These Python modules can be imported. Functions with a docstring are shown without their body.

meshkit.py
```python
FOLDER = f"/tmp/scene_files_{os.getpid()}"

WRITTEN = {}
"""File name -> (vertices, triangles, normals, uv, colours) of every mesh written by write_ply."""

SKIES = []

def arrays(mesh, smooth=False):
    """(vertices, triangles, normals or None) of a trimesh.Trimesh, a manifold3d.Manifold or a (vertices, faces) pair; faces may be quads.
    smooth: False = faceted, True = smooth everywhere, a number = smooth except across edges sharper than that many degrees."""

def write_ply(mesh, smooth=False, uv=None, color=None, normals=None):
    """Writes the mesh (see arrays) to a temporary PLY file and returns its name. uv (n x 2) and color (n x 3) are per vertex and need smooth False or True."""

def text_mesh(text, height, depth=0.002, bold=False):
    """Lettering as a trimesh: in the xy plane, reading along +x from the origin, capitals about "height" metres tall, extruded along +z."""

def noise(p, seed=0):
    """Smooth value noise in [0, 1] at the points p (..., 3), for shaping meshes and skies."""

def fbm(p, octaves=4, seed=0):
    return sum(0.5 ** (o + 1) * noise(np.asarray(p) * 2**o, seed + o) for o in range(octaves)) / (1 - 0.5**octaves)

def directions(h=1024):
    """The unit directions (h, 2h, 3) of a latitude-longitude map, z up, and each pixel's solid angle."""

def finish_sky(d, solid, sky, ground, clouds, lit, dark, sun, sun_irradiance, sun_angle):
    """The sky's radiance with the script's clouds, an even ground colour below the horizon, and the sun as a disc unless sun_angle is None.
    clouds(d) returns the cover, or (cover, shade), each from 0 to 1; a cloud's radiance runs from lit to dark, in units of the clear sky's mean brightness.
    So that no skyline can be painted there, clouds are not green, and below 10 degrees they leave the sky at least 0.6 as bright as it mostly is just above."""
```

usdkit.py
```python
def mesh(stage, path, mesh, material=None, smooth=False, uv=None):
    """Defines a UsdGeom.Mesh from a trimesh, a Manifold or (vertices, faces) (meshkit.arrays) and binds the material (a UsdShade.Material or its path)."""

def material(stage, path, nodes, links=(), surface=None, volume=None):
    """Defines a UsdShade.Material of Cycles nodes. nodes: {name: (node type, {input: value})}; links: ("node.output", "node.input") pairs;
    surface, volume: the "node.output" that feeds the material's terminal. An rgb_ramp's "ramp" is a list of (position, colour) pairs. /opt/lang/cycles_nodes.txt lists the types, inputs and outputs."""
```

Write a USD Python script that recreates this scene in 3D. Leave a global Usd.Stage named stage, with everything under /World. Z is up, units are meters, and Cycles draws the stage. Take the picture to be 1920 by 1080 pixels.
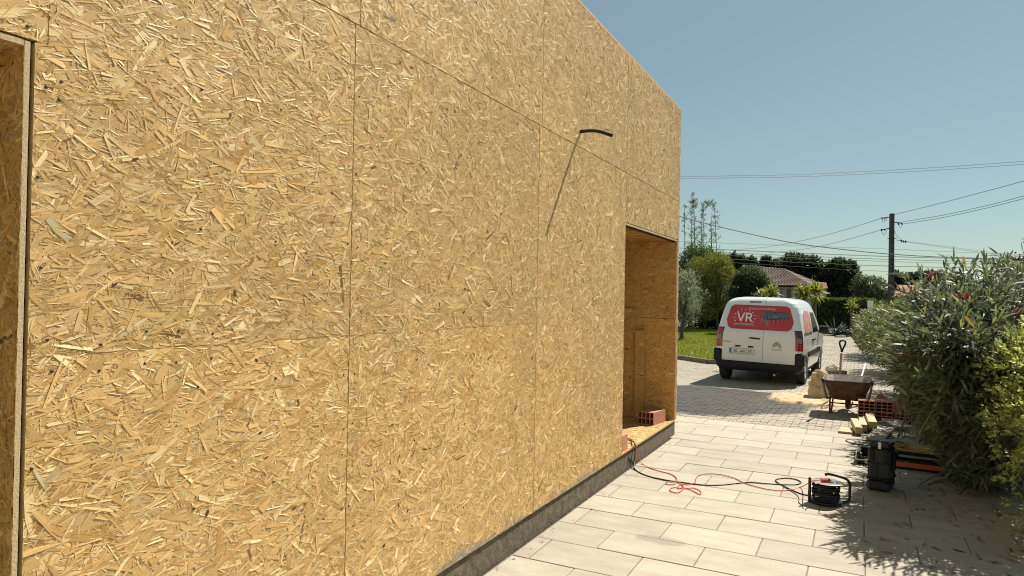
import math, numpy as np, trimesh, usdkit, meshkit
import manifold3d as m3
from pxr import Usd, UsdGeom, UsdLux, UsdShade, Gf, Sdf, Vt
from shapely.geometry import Polygon
from shapely import affinity

PI = math.pi
stage = Usd.Stage.CreateInMemory()
UsdGeom.SetStageUpAxis(stage, 'Z'); UsdGeom.SetStageMetersPerUnit(stage, 1.0)
UsdGeom.Xform.Define(stage, '/World')

# ------------------------------------------------------------------ camera, sky, sun, exposure
CAM = np.array([2.0227, 0.0, 1.7])
FOC, YAW, PITCH, ROLL = 1280.0, 0.47167, 0.01014, 0.01801        # focal length in 1920-wide pixels, radians
FW = np.array([-math.sin(YAW)*math.cos(PITCH), math.cos(YAW)*math.cos(PITCH), math.sin(PITCH)])
_r = np.array([math.cos(YAW), math.sin(YAW), 0.0]); _u = np.cross(_r, FW)
RT = _r*math.cos(ROLL)+_u*math.sin(ROLL); UP = -_r*math.sin(ROLL)+_u*math.cos(ROLL)
cam = UsdGeom.Camera.Define(stage, '/World/camera')
cam.CreateHorizontalApertureAttr(36.0); cam.CreateVerticalApertureAttr(20.25); cam.CreateFocalLengthAttr(36.0*FOC/1920)
cam.CreateClippingRangeAttr(Gf.Vec2f(0.05, 5000))
cam.AddTransformOp().Set(Gf.Matrix4d(*[float(x) for x in (*RT, 0, *UP, 0, *(-FW), 0, *CAM, 1)]))
cam.CreateExposureAttr(EXPO := 0.80)

SUN = np.array([0.237, 0.597, 0.766]); SUN /= np.linalg.norm(SUN)
sun_el, sun_rot = math.asin(SUN[2]), math.atan2(SUN[0], SUN[1])
usdkit.material(stage, '/World/Looks/sky_light', {
    's': ('sky_texture', {'sky_type': 'single_scattering', 'sun_disc': False, 'sun_elevation': sun_el, 'sun_rotation': sun_rot,
                          'altitude': 60.0, 'air_density': 1.0, 'aerosol_density': 0.35, 'ozone_density': 0.6}),
    'v': ('mix_color', {'blend_type': 'mix', 'fac': .38, 'b': (4.7, 5.4, 5.3), 'use_clamp': False}), 'w': ('mix_color', {'blend_type': 'multiply', 'fac': 1.0, 'b': (.87, .98, .93), 'use_clamp': False}),      # a thin even veil of high haze
    'b': ('background_shader', {'strength': 0.05})}, [('s.color', 'v.a'), ('v.result', 'w.a'), ('w.result', 'b.color')], surface='b.background')
dome = UsdLux.DomeLight.Define(stage, '/World/sky')
UsdShade.MaterialBindingAPI.Apply(dome.GetPrim()).Bind(UsdShade.Material.Get(stage, '/World/Looks/sky_light'))
dome.GetPrim().SetCustomDataByKey('kind', 'structure')
sun = UsdLux.DistantLight.Define(stage, '/World/sun')
sun.CreateIntensityAttr(1.25); sun.CreateAngleAttr(0.5); sun.CreateColorAttr(Gf.Vec3f(1.0, 0.94, 0.84))
sun.GetPrim().CreateAttribute('inputs:normalize', Sdf.ValueTypeNames.Bool).Set(True)
_z = SUN; _x = np.cross([0, 0, 1.0], _z); _x /= np.linalg.norm(_x); _y = np.cross(_z, _x)
sun.AddTransformOp().Set(Gf.Matrix4d(*[float(v) for v in (*_x, 0, *_y, 0, *_z, 0, 0, 0, 30, 1)]))

# ------------------------------------------------------------------ helpers
def ray(px, py):
    return FW + RT*(px-960)/FOC - UP*(py-540)/FOC
def at_depth(px, py, d):                      # point seen at that place of the photograph, d metres along the view axis
    return CAM + ray(px, py)*d
def drop(y):                                  # the drive falls away from the slab terrace
    t = np.clip((np.asarray(y, float)-9.83)/6, 0, 1); return -0.12*t*t*(3-2*t)
def on_ground(px, py):
    d = ray(px, py); z = 0.0
    for _ in range(25):
        p = CAM + d*((z-CAM[2])/d[2]); z = float(drop(p[1]))
    return np.array([p[0], p[1], z])
def on_wall(px, py, x=0.0):
    d = ray(px, py); return CAM + d*((x-CAM[0])/d[0])

_used = {}
def numbered(path):
    n = _used.get(path, 0); _used[path] = n+1
    return path if n == 0 else f'{path}_{n:03d}'
def tag(p, label=None, cat=None, group=None, kind=None):
    p = p.GetPrim() if hasattr(p, 'GetPrim') else p
    for k, v in (('label', label), ('category', cat), ('group', group), ('kind', kind)):
        if v: p.SetCustomDataByKey(k, v)
    return p
BASE = {}
def thing(name, label, cat, base=(0, 0, 0), group=None, rotz=0.0):
    path = numbered('/World/'+name)
    x = UsdGeom.Xform.Define(stage, path); x.AddTranslateOp().Set(Gf.Vec3d(*[float(v) for v in base]))
    if rotz: x.AddRotateZOp().Set(math.degrees(rotz))
    BASE[path] = np.array(base, float) if not rotz else None
    return tag(x.GetPrim(), label, cat, group)
def base_of(path):
    while path not in BASE: path = path.rsplit('/', 1)[0]
    return BASE[path] if BASE[path] is not None else np.zeros(3)
def arr(mesh):
    if isinstance(mesh, MB): return mesh.get()
    v, f, _ = meshkit.arrays(mesh); return v, f
def part(name, mesh, mat, parent=None, smooth=False, tint=None, uv=None, kind=None, label=None):
    """One Mesh prim; world coordinates (made relative to the thing's base), or local ones under a rotated thing."""
    pp = str(parent.GetPath()) if parent is not None else '/World'
    path = numbered(pp+'/'+name)
    v, f = arr(mesh)
    if isinstance(mesh, MB) and tint is None: tint = mesh.tint()
    if parent is not None: v = v - base_of(pp)
    m = usdkit.mesh(stage, path, (v, f), mat, smooth=smooth, uv=uv)
    if tint is not None:
        UsdGeom.PrimvarsAPI(m).CreatePrimvar('tint', Sdf.ValueTypeNames.Color3fArray, 'vertex').Set(Vt.Vec3fArray.FromNumpy(np.asarray(tint, np.float32)))
    BASE.setdefault(path, base_of(pp) if parent is not None else np.zeros(3))
    return tag(m.GetPrim(), label=label, kind=kind)

class MB:
    """Collects simple shapes into one mesh."""
    def __init__(s): s.v, s.f, s.t, s.n = [], [], [], 0
    def add(s, v, f, tint=None):
        v = np.asarray(v, float); f = np.asarray(f, int)
        if f.shape[1] == 4: f = np.vstack([f[:, [0, 1, 2]], f[:, [0, 2, 3]]])
        s.v.append(v); s.f.append(f+s.n); s.n += len(v)
        s.t.append(None if tint is None else np.broadcast_to(tint, (len(v), 3)))
        return s
    def mesh(s, m, tint=None): v, f, _ = meshkit.arrays(m); return s.add(v, f, tint)
    def box(s, lo, hi, M=None, ch=0.0, tint=None):
        lo, hi = np.array(lo, float), np.array(hi, float)
        v, f = chbox(hi-lo, ch); v = v+(lo+hi)/2
        if M is not None: v = v@M[:3, :3].T+M[:3, 3]
        return s.add(v, f, tint)
    def tube(s, pts, r, n=6, cap=True, tint=None):
        return s.add(*tube(pts, r, n, cap), tint=tint)
    def get(s): return np.vstack(s.v), np.vstack(s.f)
    def tint(s): return np.vstack(s.t) if s.t and all(t is not None for t in s.t) else None

def compact(v, q):
    u, inv_ = np.unique(q, return_inverse=True); return MB().add(np.asarray(v)[u], inv_.reshape(np.shape(q)))
_cb = {}
def chbox(size, ch=0.0):
    size = np.asarray(size, float); key = (tuple(size.round(5)), ch)
    if key in _cb: return _cb[key]
    h = size/2
    if ch <= 0:
        m = trimesh.creation.box(size)
    else:
        pts = []
        for sx in (-1, 1):
            for sy in (-1, 1):
                for sz in (-1, 1):
                    s_ = np.array([sx, sy, sz])
                    for k in range(3):
                        d = np.full(3, ch); d[k] = 0; pts.append(s_*(h-d))
        m = trimesh.convex.convex_hull(np.array(pts))
    _cb[key] = (np.array(m.vertices), np.array(m.faces)); return _cb[key]
def tube(pts, r, n=6, cap=True):
    p = np.asarray(pts, float); t = np.gradient(p, axis=0); t /= np.linalg.norm(t, axis=1, keepdims=True)+1e-12
    a = np.cross(t[0], [0, 0, 1.0]); a = a if np.linalg.norm(a) > .15 else np.cross(t[0], [1.0, 0, 0])
    A = []
    for k in range(len(p)):
        a = a-t[k]*(a@t[k]); a = a/(np.linalg.norm(a)+1e-12); A.append(a)
    A = np.array(A); B = np.cross(t, A); ang = np.arange(n)*2*PI/n
    rr = np.broadcast_to(r, (len(p),))
    v = (p[:, None]+rr[:, None, None]*(np.cos(ang)[None, :, None]*A[:, None]+np.sin(ang)[None, :, None]*B[:, None])).reshape(-1, 3)
    i, j = np.meshgrid(np.arange(len(p)-1), np.arange(n), indexing='ij')
    q = np.stack([i*n+j, i*n+(j+1) % n, (i+1)*n+(j+1) % n, (i+1)*n+j], -1).reshape(-1, 4)
    f = np.vstack([q[:, [0, 1, 2]], q[:, [0, 2, 3]]])
    if cap:
        v = np.vstack([v, p[0], p[-1]]); c0, c1 = len(v)-2, len(v)-1; k = np.arange(n); L = (len(p)-1)*n
        f = np.vstack([f, np.stack([np.full(n, c0), (k+1) % n, k], 1), np.stack([np.full(n, c1), L+k, L+(k+1) % n], 1)])
    return v, f
def spline(pts, n=8):
    p = np.asarray(pts, float)
    if len(p) < 3: return p
    q = np.vstack([2*p[0]-p[1], p, 2*p[-1]-p[-2]]); out = []
    for i in range(1, len(q)-2):
        for t in np.linspace(0, 1, n, endpoint=False):
            out.append(.5*((2*q[i])+(-q[i-1]+q[i+1])*t+(2*q[i-1]-5*q[i]+4*q[i+1]-q[i+2])*t*t+(-q[i-1]+3*q[i]-3*q[i+1]+q[i+2])*t**3))
    out.append(p[-1]); return np.array(out)
def lathe(prof, n=24, axis=2, center=(0, 0, 0)):
    prof = np.asarray(prof, float); a = np.arange(n)*2*PI/n
    v = np.stack([prof[:, None, 0]*np.cos(a), prof[:, None, 0]*np.sin(a), np.broadcast_to(prof[:, 1:2], (len(prof), n))], -1).reshape(-1, 3)
    i, j = np.meshgrid(np.arange(len(prof)-1), np.arange(n), indexing='ij')
    q = np.stack([i*n+j, i*n+(j+1) % n, (i+1)*n+(j+1) % n, (i+1)*n+j], -1).reshape(-1, 4)
    if axis == 0: v = v[:, [2, 0, 1]]
    if axis == 1: v = v[:, [1, 2, 0]]
    return v+np.array(center), np.vstack([q[:, [0, 1, 2]], q[:, [0, 2, 3]]])
def frame(o, x, y, z):
    M = np.eye(4); M[:3, 0], M[:3, 1], M[:3, 2], M[:3, 3] = x, y, z, o; return M
def rot(axis, ang, o=(0, 0, 0)):
    M = trimesh.transformations.rotation_matrix(ang, axis); M[:3, 3] = o; return M
def prism(poly, d, M=None):
    m = trimesh.creation.extrude_polygon(poly, d, engine='earcut'); v, f = np.array(m.vertices), np.array(m.faces)
    if M is not None: v = v@M[:3, :3].T+M[:3, 3]
    return v, f
def blob(c, r, seed, amp=.18, freq=2.2, sub=3):
    m = trimesh.creation.icosphere(sub); v = np.array(m.vertices)
    v = v*(1+amp*(meshkit.fbm(v*freq+7.3*seed+20, 3, seed)-.5)*2)[:, None]
    return v*np.array(r)+np.array(c), np.array(m.faces)

# ------------------------------------------------------------------ materials
def mat(name, nodes, links, surface='p.BSDF'):
    return usdkit.material(stage, '/World/Looks/'+name, nodes, links, surface=surface)
def plain(name, col, rough=.6, metal=0., noise=0.0, scale=30., bump=0.0, spec=.5, extra=None, two=None):
    n = {'p': ('principled_bsdf', {'base_color': col, 'roughness': rough, 'metallic': metal, 'specular_ior_level': spec, **(extra or {})})}; l = []
    if noise or bump or two:
        n['tc'] = ('geometry', {}); n['n'] = ('noise_texture', {'scale': scale, 'detail': 5., 'roughness': .65}); l += [('tc.position', 'n.vector')]
    if noise or two:
        c = np.array(col); a, b = (c*(1-noise), c*(1+noise)) if two is None else (c, np.array(two))
        n['r'] = ('rgb_ramp', {'ramp': [(.28, tuple(a)), (.72, tuple(np.minimum(b, 1)))]}); l += [('n.fac', 'r.fac'), ('r.color', 'p.base_color')]
    if bump:
        n['b'] = ('bump', {'strength': .6, 'distance': bump}); l += [('n.fac', 'b.height'), ('b.normal', 'p.normal')]
    return mat(name, n, l)
def tinted(name, rough=.6, spec=.4, grain=0.3, trans=0.0, gscale=(12, 220, 1)):
    """Takes its colour piece by piece from the mesh's 'tint', with grain along the piece ('st' in metres) where given."""
    n = {'a': ('attribute', {'attribute': 'tint'}), 'p': ('principled_bsdf', {'roughness': rough, 'specular_ior_level': spec})}; l = []; src = 'a.color'
    if grain:
        n['u'] = ('attribute', {'attribute': 'st'}); n['m'] = ('mapping', {'scale': gscale}); n['n'] = ('noise_texture', {'scale': 1., 'detail': 3., 'roughness': .6})
        n['r'] = ('map_range', {'from_min': .3, 'from_max': .7, 'to_min': 1-grain, 'to_max': 1+grain*.7})
        n['x'] = ('vector_math', {'math_type': 'scale'})
        n['b'] = ('bump', {'strength': .35, 'distance': .0008})
        l += [('u.vector', 'm.vector'), ('m.vector', 'n.vector'), ('n.fac', 'r.value'), ('a.color', 'x.vector1'), ('r.result', 'x.scale'), ('n.fac', 'b.height'), ('b.normal', 'p.normal')]
        src = 'x.vector'
    l.append((src, 'p.base_color'))
    if trans:
        n['t'] = ('translucent_bsdf', {}); n['k'] = ('mix_closure', {'fac': trans}); n['h'] = ('hsv', {'saturation': 1.15, 'value': 1.9})
        l += [(src, 'h.color'), ('h.color', 't.color'), ('p.BSDF', 'k.closure1'), ('t.BSDF', 'k.closure2')]
        return mat(name, n, l, 'k.closure')
    return mat(name, n, l)
M = {}
M['strand'] = tinted('wood_strand', rough=.5, spec=.42, grain=.26)
M['leaf'] = tinted('leaf', rough=.5, spec=.38, grain=0, trans=.33)
M['grass'] = tinted('grass_blade', rough=.5, spec=.3, grain=0, trans=.3)
M['timber'] = plain('timber', (.44, .31, .16), .65, noise=.2, scale=25, bump=.002)
M['osb_core'] = plain('board_core', (.46, .29, .11), .8, two=(.6, .42, .19), scale=60, bump=.002)
M['osb_edge'] = plain('board_cut_edge', (.42, .30, .16), .9, two=(.60, .47, .29), scale=140, bump=.004)
M['cavity'] = plain('dark_cavity', (.03, .022, .015), .9)
M['interior'] = plain('interior_board', (.5, .34, .17), .75, two=(.36, .22, .1), scale=22)
M['plinth'] = plain('plinth_concrete', (.07, .055, .032), .95, two=(.165, .135, .082), scale=14, bump=.02)
M['mortar'] = plain('mortar', (.20, .17, .125), .95, noise=.25, scale=40)
M['joint'] = plain('joint_sand', (.07, .058, .042), .95, noise=.25, scale=40)
M['steel'] = plain('galvanised_steel', (.55, .55, .54), .35, 1.0, noise=.1)
M['screw'] = plain('screw', (.05, .045, .04), .5, .6)
M['black'] = plain('black_plastic', (.012, .012, .012), .45, noise=.3, scale=60)
M['rubber'] = plain('black_rubber', (.014, .014, .014), .75)
M['terracotta'] = plain('terracotta', (.42, .17, .1), .85, two=(.5, .235, .15), scale=30, bump=.002)
M['white_paint'] = plain('white_car_paint', (.72, .72, .70), .22, extra={'coat_weight': .6, 'coat_roughness': .05})
M['plastic_grey'] = plain('bumper_plastic', (.012, .012, .013), .6, spec=.3)
M['red_film'] = plain('red_window_film', (.46, .022, .03), .3, two=(.52, .05, .035), scale=2.5, extra={'coat_weight': .3})
M['faded_film'] = plain('faded_red_film', (.46, .10, .10), .3, two=(.6, .32, .3), scale=3.5)
M['white_film'] = plain('white_print', (.78, .75, .73), .4)
M['pale_film'] = plain('pale_pink_print', (.46, .14, .13), .4)
M['blue_film'] = plain('steel_blue_print', (.085, .15, .19), .4)
M['navy_film'] = plain('dark_blue_print', (.02, .035, .055), .4)
M['grey_film'] = plain('grey_print', (.33, .31, .31), .4)
M['lamp_red'] = plain('red_lens', (.42, .012, .015), .12, extra={'coat_weight': 1.0})
M['lamp_dark'] = plain('dark_red_lens', (.06, .006, .008), .12, extra={'coat_weight': 1.0})
M['lamp_clear'] = plain('clear_lens', (.2, .17, .16), .12, extra={'coat_weight': 1.0})
M['glass_dark'] = plain('car_glass', (.012, .016, .018), .12, spec=.25)
M['plate_white'] = plain('plate_white', (.72, .72, .7), .4)
M['plate_blue'] = plain('plate_blue', (.02, .12, .42), .4)
M['ink'] = plain('black_ink', (.01, .01, .01), .5)
M['chrome'] = plain('chrome', (.6, .6, .6), .12, 1.0)
M['badge'] = plain('badge_grey', (.2, .2, .2), .4, .3)
M['alloy'] = plain('wheel_cover', (.62, .62, .62), .35, .3)
M['orange_cord'] = plain('orange_cord', (.6, .06, .02), .5)
M['black_cord'] = plain('black_cord', (.02, .017, .013), .5)
M['sand'] = plain('sand', (.42, .30, .15), .95, two=(.56, .43, .25), scale=9, bump=.02)
M['sack'] = plain('sand_sack', (.44, .32, .17), .9, two=(.6, .47, .28), scale=7, bump=.02)
M['rust'] = plain('rusty_steel', (.05, .026, .017), .8, .1, two=(.17, .09, .055), scale=14, bump=.002)
M['rust_light'] = plain('worn_tray_steel', (.10, .085, .07), .65, .2, two=(.27, .235, .19), scale=11, bump=.002)
M['handle_wood'] = plain('worn_handle', (.3, .2, .11), .7, two=(.42, .3, .18), scale=30)
M['rubble'] = plain('rubble', (.5, .4, .3), .9, two=(.66, .58, .48), scale=20)
M['bucket'] = plain('rubber_tub', (.09, .075, .055), .8, two=(.2, .165, .12), scale=8)
M['orange_paint'] = plain('orange_band', (.58, .12, .03), .5, noise=.2, scale=40)
M['yellow'] = plain('yellow_hose', (.55, .38, .06), .5)
M['grey_wood'] = plain('weathered_board', (.26, .22, .17), .85, two=(.38, .33, .26), scale=18, bump=.002)
M['bark'] = plain('bark', (.09, .065, .045), .9, noise=.4, scale=25, bump=.02)
M['twigs'] = plain('hedge_inner_shade', (.03, .028, .016), .95)  # near-black fill: the shade inside the hedge as a colour
M['green_stem'] = plain('green_stem', (.12, .14, .06), .7, noise=.3)
M['soil'] = plain('soil', (.1, .08, .05), .95, two=(.17, .13, .08), scale=6, bump=.03)
M['kerb'] = plain('kerb_concrete', (.16, .13, .09), .9, noise=.3, scale=20, bump=.006)
M['lawn'] = plain('lawn_ground', (.08, .1, .02), .95, two=(.15, .165, .04), scale=5)
M['pole'] = plain('pole_concrete', (.055, .053, .05), .85, noise=.2, scale=4)
M['wire'] = plain('line_wire', (.03, .03, .035), .5)
M['house_wall'] = plain('old_render', (.28, .26, .22), .95, two=(.42, .39, .34), scale=1.2)
M['old_tile'] = plain('old_roof_tile', (.10, .066, .046), .9, two=(.19, .13, .095), scale=5)
M['orange_tile'] = plain('orange_roof_tile', (.34, .15, .09), .9, two=(.45, .24, .16), scale=5)
M['wood_dark'] = plain('dark_shutter', (.09, .075, .06), .8)
M['white_wall'] = plain('white_wall', (.75, .74, .7), .9)
STAIN = on_ground(1238, 1013)
# slabs: cast concrete, cloudy, each a little different
M['slab'] = mat('paving_slab', {
    'g': ('geometry', {}), 'o': ('object_info', {}),
    'm': ('mapping', {'scale': (1.0, 2.6, 1.0)}),
    'n1': ('noise_texture', {'scale': 2.4, 'detail': 5., 'roughness': .6}), 'n2': ('noise_texture', {'scale': 90., 'detail': 4., 'roughness': .7}), 'n3': ('noise_texture', {'scale': 9., 'detail': 6., 'roughness': .75}),
    'r1': ('rgb_ramp', {'ramp': [(.25, (.30, .262, .195)), (.5, (.365, .325, .247)), (.75, (.42, .38, .298))]}),
    'r2': ('map_range', {'from_min': .3, 'from_max': .7, 'to_min': .8, 'to_max': 1.14}),
    'r3': ('map_range', {'from_min': 0., 'from_max': 1., 'to_min': .91, 'to_max': 1.09}),
    'r4': ('map_range', {'from_min': .57, 'from_max': .74, 'to_min': 1., 'to_max': .74, 'clamp': True}),
    'sd': ('vector_math', {'math_type': 'subtract', 'vector2': tuple(STAIN)}), 'sm': ('vector_math', {'math_type': 'multiply', 'vector2': (5.2, 11., 0.)}), 'sl': ('vector_math', {'math_type': 'length'}), 'sn': ('math', {'math_type': 'multiply_add', 'value2': 1.3, 'value3': -.65}), 'sa': ('math', {'math_type': 'add'}), 'sr': ('map_range', {'from_min': .85, 'from_max': 1.0, 'to_min': .76, 'to_max': 1., 'clamp': True}), 'x3': ('math', {'math_type': 'multiply'}),
    'x': ('math', {'math_type': 'multiply'}), 'x2': ('math', {'math_type': 'multiply'}), 's': ('vector_math', {'math_type': 'scale'}),
    'b': ('bump', {'strength': .5, 'distance': .003}), 'p': ('principled_bsdf', {'roughness': .75, 'specular_ior_level': .35})},
    [('g.position', 'm.vector'), ('m.vector', 'n1.vector'), ('g.position', 'n2.vector'), ('m.vector', 'n3.vector'), ('n1.fac', 'r1.fac'), ('n2.fac', 'r2.value'), ('o.random', 'r3.value'),
     ('n3.fac', 'r4.value'), ('r2.result', 'x.value1'), ('r3.result', 'x.value2'), ('x.value', 'x2.value1'), ('r4.result', 'x2.value2'), ('g.position', 'sd.vector1'), ('sd.vector', 'sm.vector1'), ('sm.vector', 'sl.vector1'), ('n3.fac', 'sn.value1'), ('sl.value', 'sa.value1'), ('sn.value', 'sa.value2'), ('sa.value', 'sr.value'), ('x2.value', 'x3.value1'), ('sr.result', 'x3.value2'), ('r1.color', 's.vector1'), ('x3.value', 's.scale'), ('s.vector', 'p.base_color'), ('n2.fac', 'b.height'), ('b.normal', 'p.normal')])
# drive pavers: dry pale grey; an area by the van is wet (darker and glossy)
M['paver'] = mat('drive_paver', {
    'g': ('geometry', {}), 'n1': ('noise_texture', {'scale': 1.1, 'detail': 5., 'roughness': .65}), 'n2': ('noise_texture', {'scale': 60., 'detail': 4.}),
    'sx': ('separate_xyz', {}), 'mx': ('map_range', {'from_min': -2.1, 'from_max': 1.35, 'to_min': -1., 'to_max': 1.}), 'my': ('map_range', {'from_min': 10.15, 'from_max': 14.4, 'to_min': -1., 'to_max': 1.}),
    'mx2': ('math', {'math_type': 'multiply'}), 'my2': ('math', {'math_type': 'multiply'}), 'd': ('math', {'math_type': 'add'}), 'dn': ('math', {'math_type': 'multiply_add', 'value2': 1.5, 'value3': -.75}), 'dd': ('math', {'math_type': 'add'}),
    'w': ('map_range', {'range_type': 'smoothstep', 'from_min': .85, 'from_max': 1.2, 'to_min': 1., 'to_max': 0.}),
    'isl': ('geometry', {}), 'ri': ('map_range', {'to_min': .8, 'to_max': 1.15}), 'r2': ('map_range', {'from_min': .3, 'from_max': .7, 'to_min': .85, 'to_max': 1.12}), 'q': ('math', {'math_type': 'multiply'}),
    'c': ('mix_color', {'blend_type': 'mix', 'a': (.40, .35, .265), 'b': (.05, .041, .028)}), 'rr': ('map_range', {'to_min': .8, 'to_max': .5}),
    's': ('vector_math', {'math_type': 'scale'}), 'b': ('bump', {'strength': .5, 'distance': .004}), 'p': ('principled_bsdf', {'specular_ior_level': .35})},
    [('g.position', 'n1.vector'), ('g.position', 'n2.vector'), ('g.position', 'sx.vector'), ('sx.x', 'mx.value'), ('sx.y', 'my.value'), ('mx.result', 'mx2.value1'), ('mx.result', 'mx2.value2'), ('my.result', 'my2.value1'), ('my.result', 'my2.value2'),
     ('mx2.value', 'd.value1'), ('my2.value', 'd.value2'), ('n1.fac', 'dn.value1'), ('d.value', 'dd.value1'), ('dn.value', 'dd.value2'), ('dd.value', 'w.value'), ('w.result', 'c.fac'), ('w.result', 'rr.value'), ('rr.result', 'p.roughness'),
     ('isl.random_per_island', 'ri.value'), ('n2.fac', 'r2.value'), ('ri.result', 'q.value1'), ('r2.result', 'q.value2'), ('c.result', 's.vector1'), ('q.value', 's.scale'), ('s.vector', 'p.base_color'), ('n2.fac', 'b.height'), ('b.normal', 'p.normal')])

# ------------------------------------------------------------------ ground
def sheet(name, xs, ys, zf, m, parent=None, kind='structure'):
    X, Y = np.meshgrid(xs, ys); Z_ = zf(X, Y); nx, ny = len(xs), len(ys)
    v = np.stack([X, Y, Z_], -1).reshape(-1, 3); i, j = np.meshgrid(np.arange(ny-1), np.arange(nx-1), indexing='ij')
    q = np.stack([i*nx+j, i*nx+j+1, (i+1)*nx+j+1, (i+1)*nx+j], -1).reshape(-1, 4)
    return part(name, MB().add(v, q), m, parent, kind=kind)
ys = np.concatenate([[-600, -60, -5, 5], np.arange(9.8, 16.2, .4), [20, 60, 200, 900, 2500]])
sheet('ground', np.array([-1500, -200, -40, -8, 0, 4, 20, 200, 1500.]), ys, lambda X, Y: drop(Y)-.07, M['soil'])
SLAB_Y0, SLAB_A, SLAB_B, SLAB_X0 = 4.0074, .3883, .6465, .1303
pav = UsdGeom.Xform.Define(stage, '/World/pavement'); tag(pav, kind='structure'); BASE['/World/pavement'] = np.zeros(3); pav = pav.GetPrim()
part('mortar_bed', MB().box((0.001, -2.6, -.05), (3.75, 9.83, -.007)).box((-4, 8.545, -.05), (-.001, 9.83, -.007)), M['mortar'], pav)
rng = np.random.default_rng(3)
for i in range(-17, 15):
    y0, y1 = SLAB_Y0+i*SLAB_A, SLAB_Y0+(i+1)*SLAB_A
    for k in range(-7, 6):
        x0 = SLAB_X0+SLAB_B*k+(SLAB_B/2 if i % 2 else 0); x1 = x0+SLAB_B
        x0, x1 = (max(x0, .012) if y1 < 8.6 else x0), min(x1, 3.7)
        if x1 < -3: continue
        if x1-x0 < .06: continue
        dz, tx, ty = rng.normal(0, .0009), rng.normal(0, .0012), rng.normal(0, .0012)
        v, f = chbox(np.array([x1-x0-.007, y1-y0-.007, .034]).round(4), .003)
        v = v+np.array([(x0+x1)/2, (y0+y1)/2, -.017+dz]); v[:, 2] += (v[:, 0]-(x0+x1)/2)*tx+(v[:, 1]-(y0+y1)/2)*ty
        part('paving_slab', (v, f), M['slab'], pav)
# the drive of small concrete pavers
drive = UsdGeom.Xform.Define(stage, '/World/drive'); tag(drive, kind='structure'); BASE['/World/drive'] = np.zeros(3); drive = drive.GetPrim()
sheet('joint_sand', np.linspace(-14, 3.6, 12), np.concatenate([np.arange(9.835, 16.4, .4), [18, 30, 47]]), lambda X, Y: drop(Y)-.012, M['joint'], drive, kind=None)
KERB = [(-14, 29.9), (-2.81, 20.41), (-1.75, 19.5), (-1.1, 19.6), (-.75, 20.2), (-.6, 26), (-.45, 42)]
LAWN = Polygon([(-40, 29.9)]+KERB+[(-40, 46)])
from shapely.geometry import Point
from shapely import contains_xy
big = MB(); cand = []
PW, PD = .2, .1
for r in range(int((45-9.835)/PD)):
    y0 = 9.835+r*PD; ym = y0+PD/2
    xs = np.arange(-13.0 if ym > 14 else -5, 3.3, PW)+(PW/2 if r % 2 else 0)
    pts = at = np.stack([xs+PW/2, np.full(len(xs), ym)], 1)
    ok = ~contains_xy(LAWN.buffer(.03), pts[:, 0], pts[:, 1])
    # inside the picture only
    d = np.stack([pts[:, 0], pts[:, 1], drop(pts[:, 1])], 1)-CAM; dz = d@FW; u = 960+FOC*(d@RT)/dz
    ok &= (u > 1180) & (u < 1990)
    for x in xs[ok]: cand.append((x, y0))
rng = np.random.default_rng(5)
jit = rng.normal(0, 1, (len(cand), 5))
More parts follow.
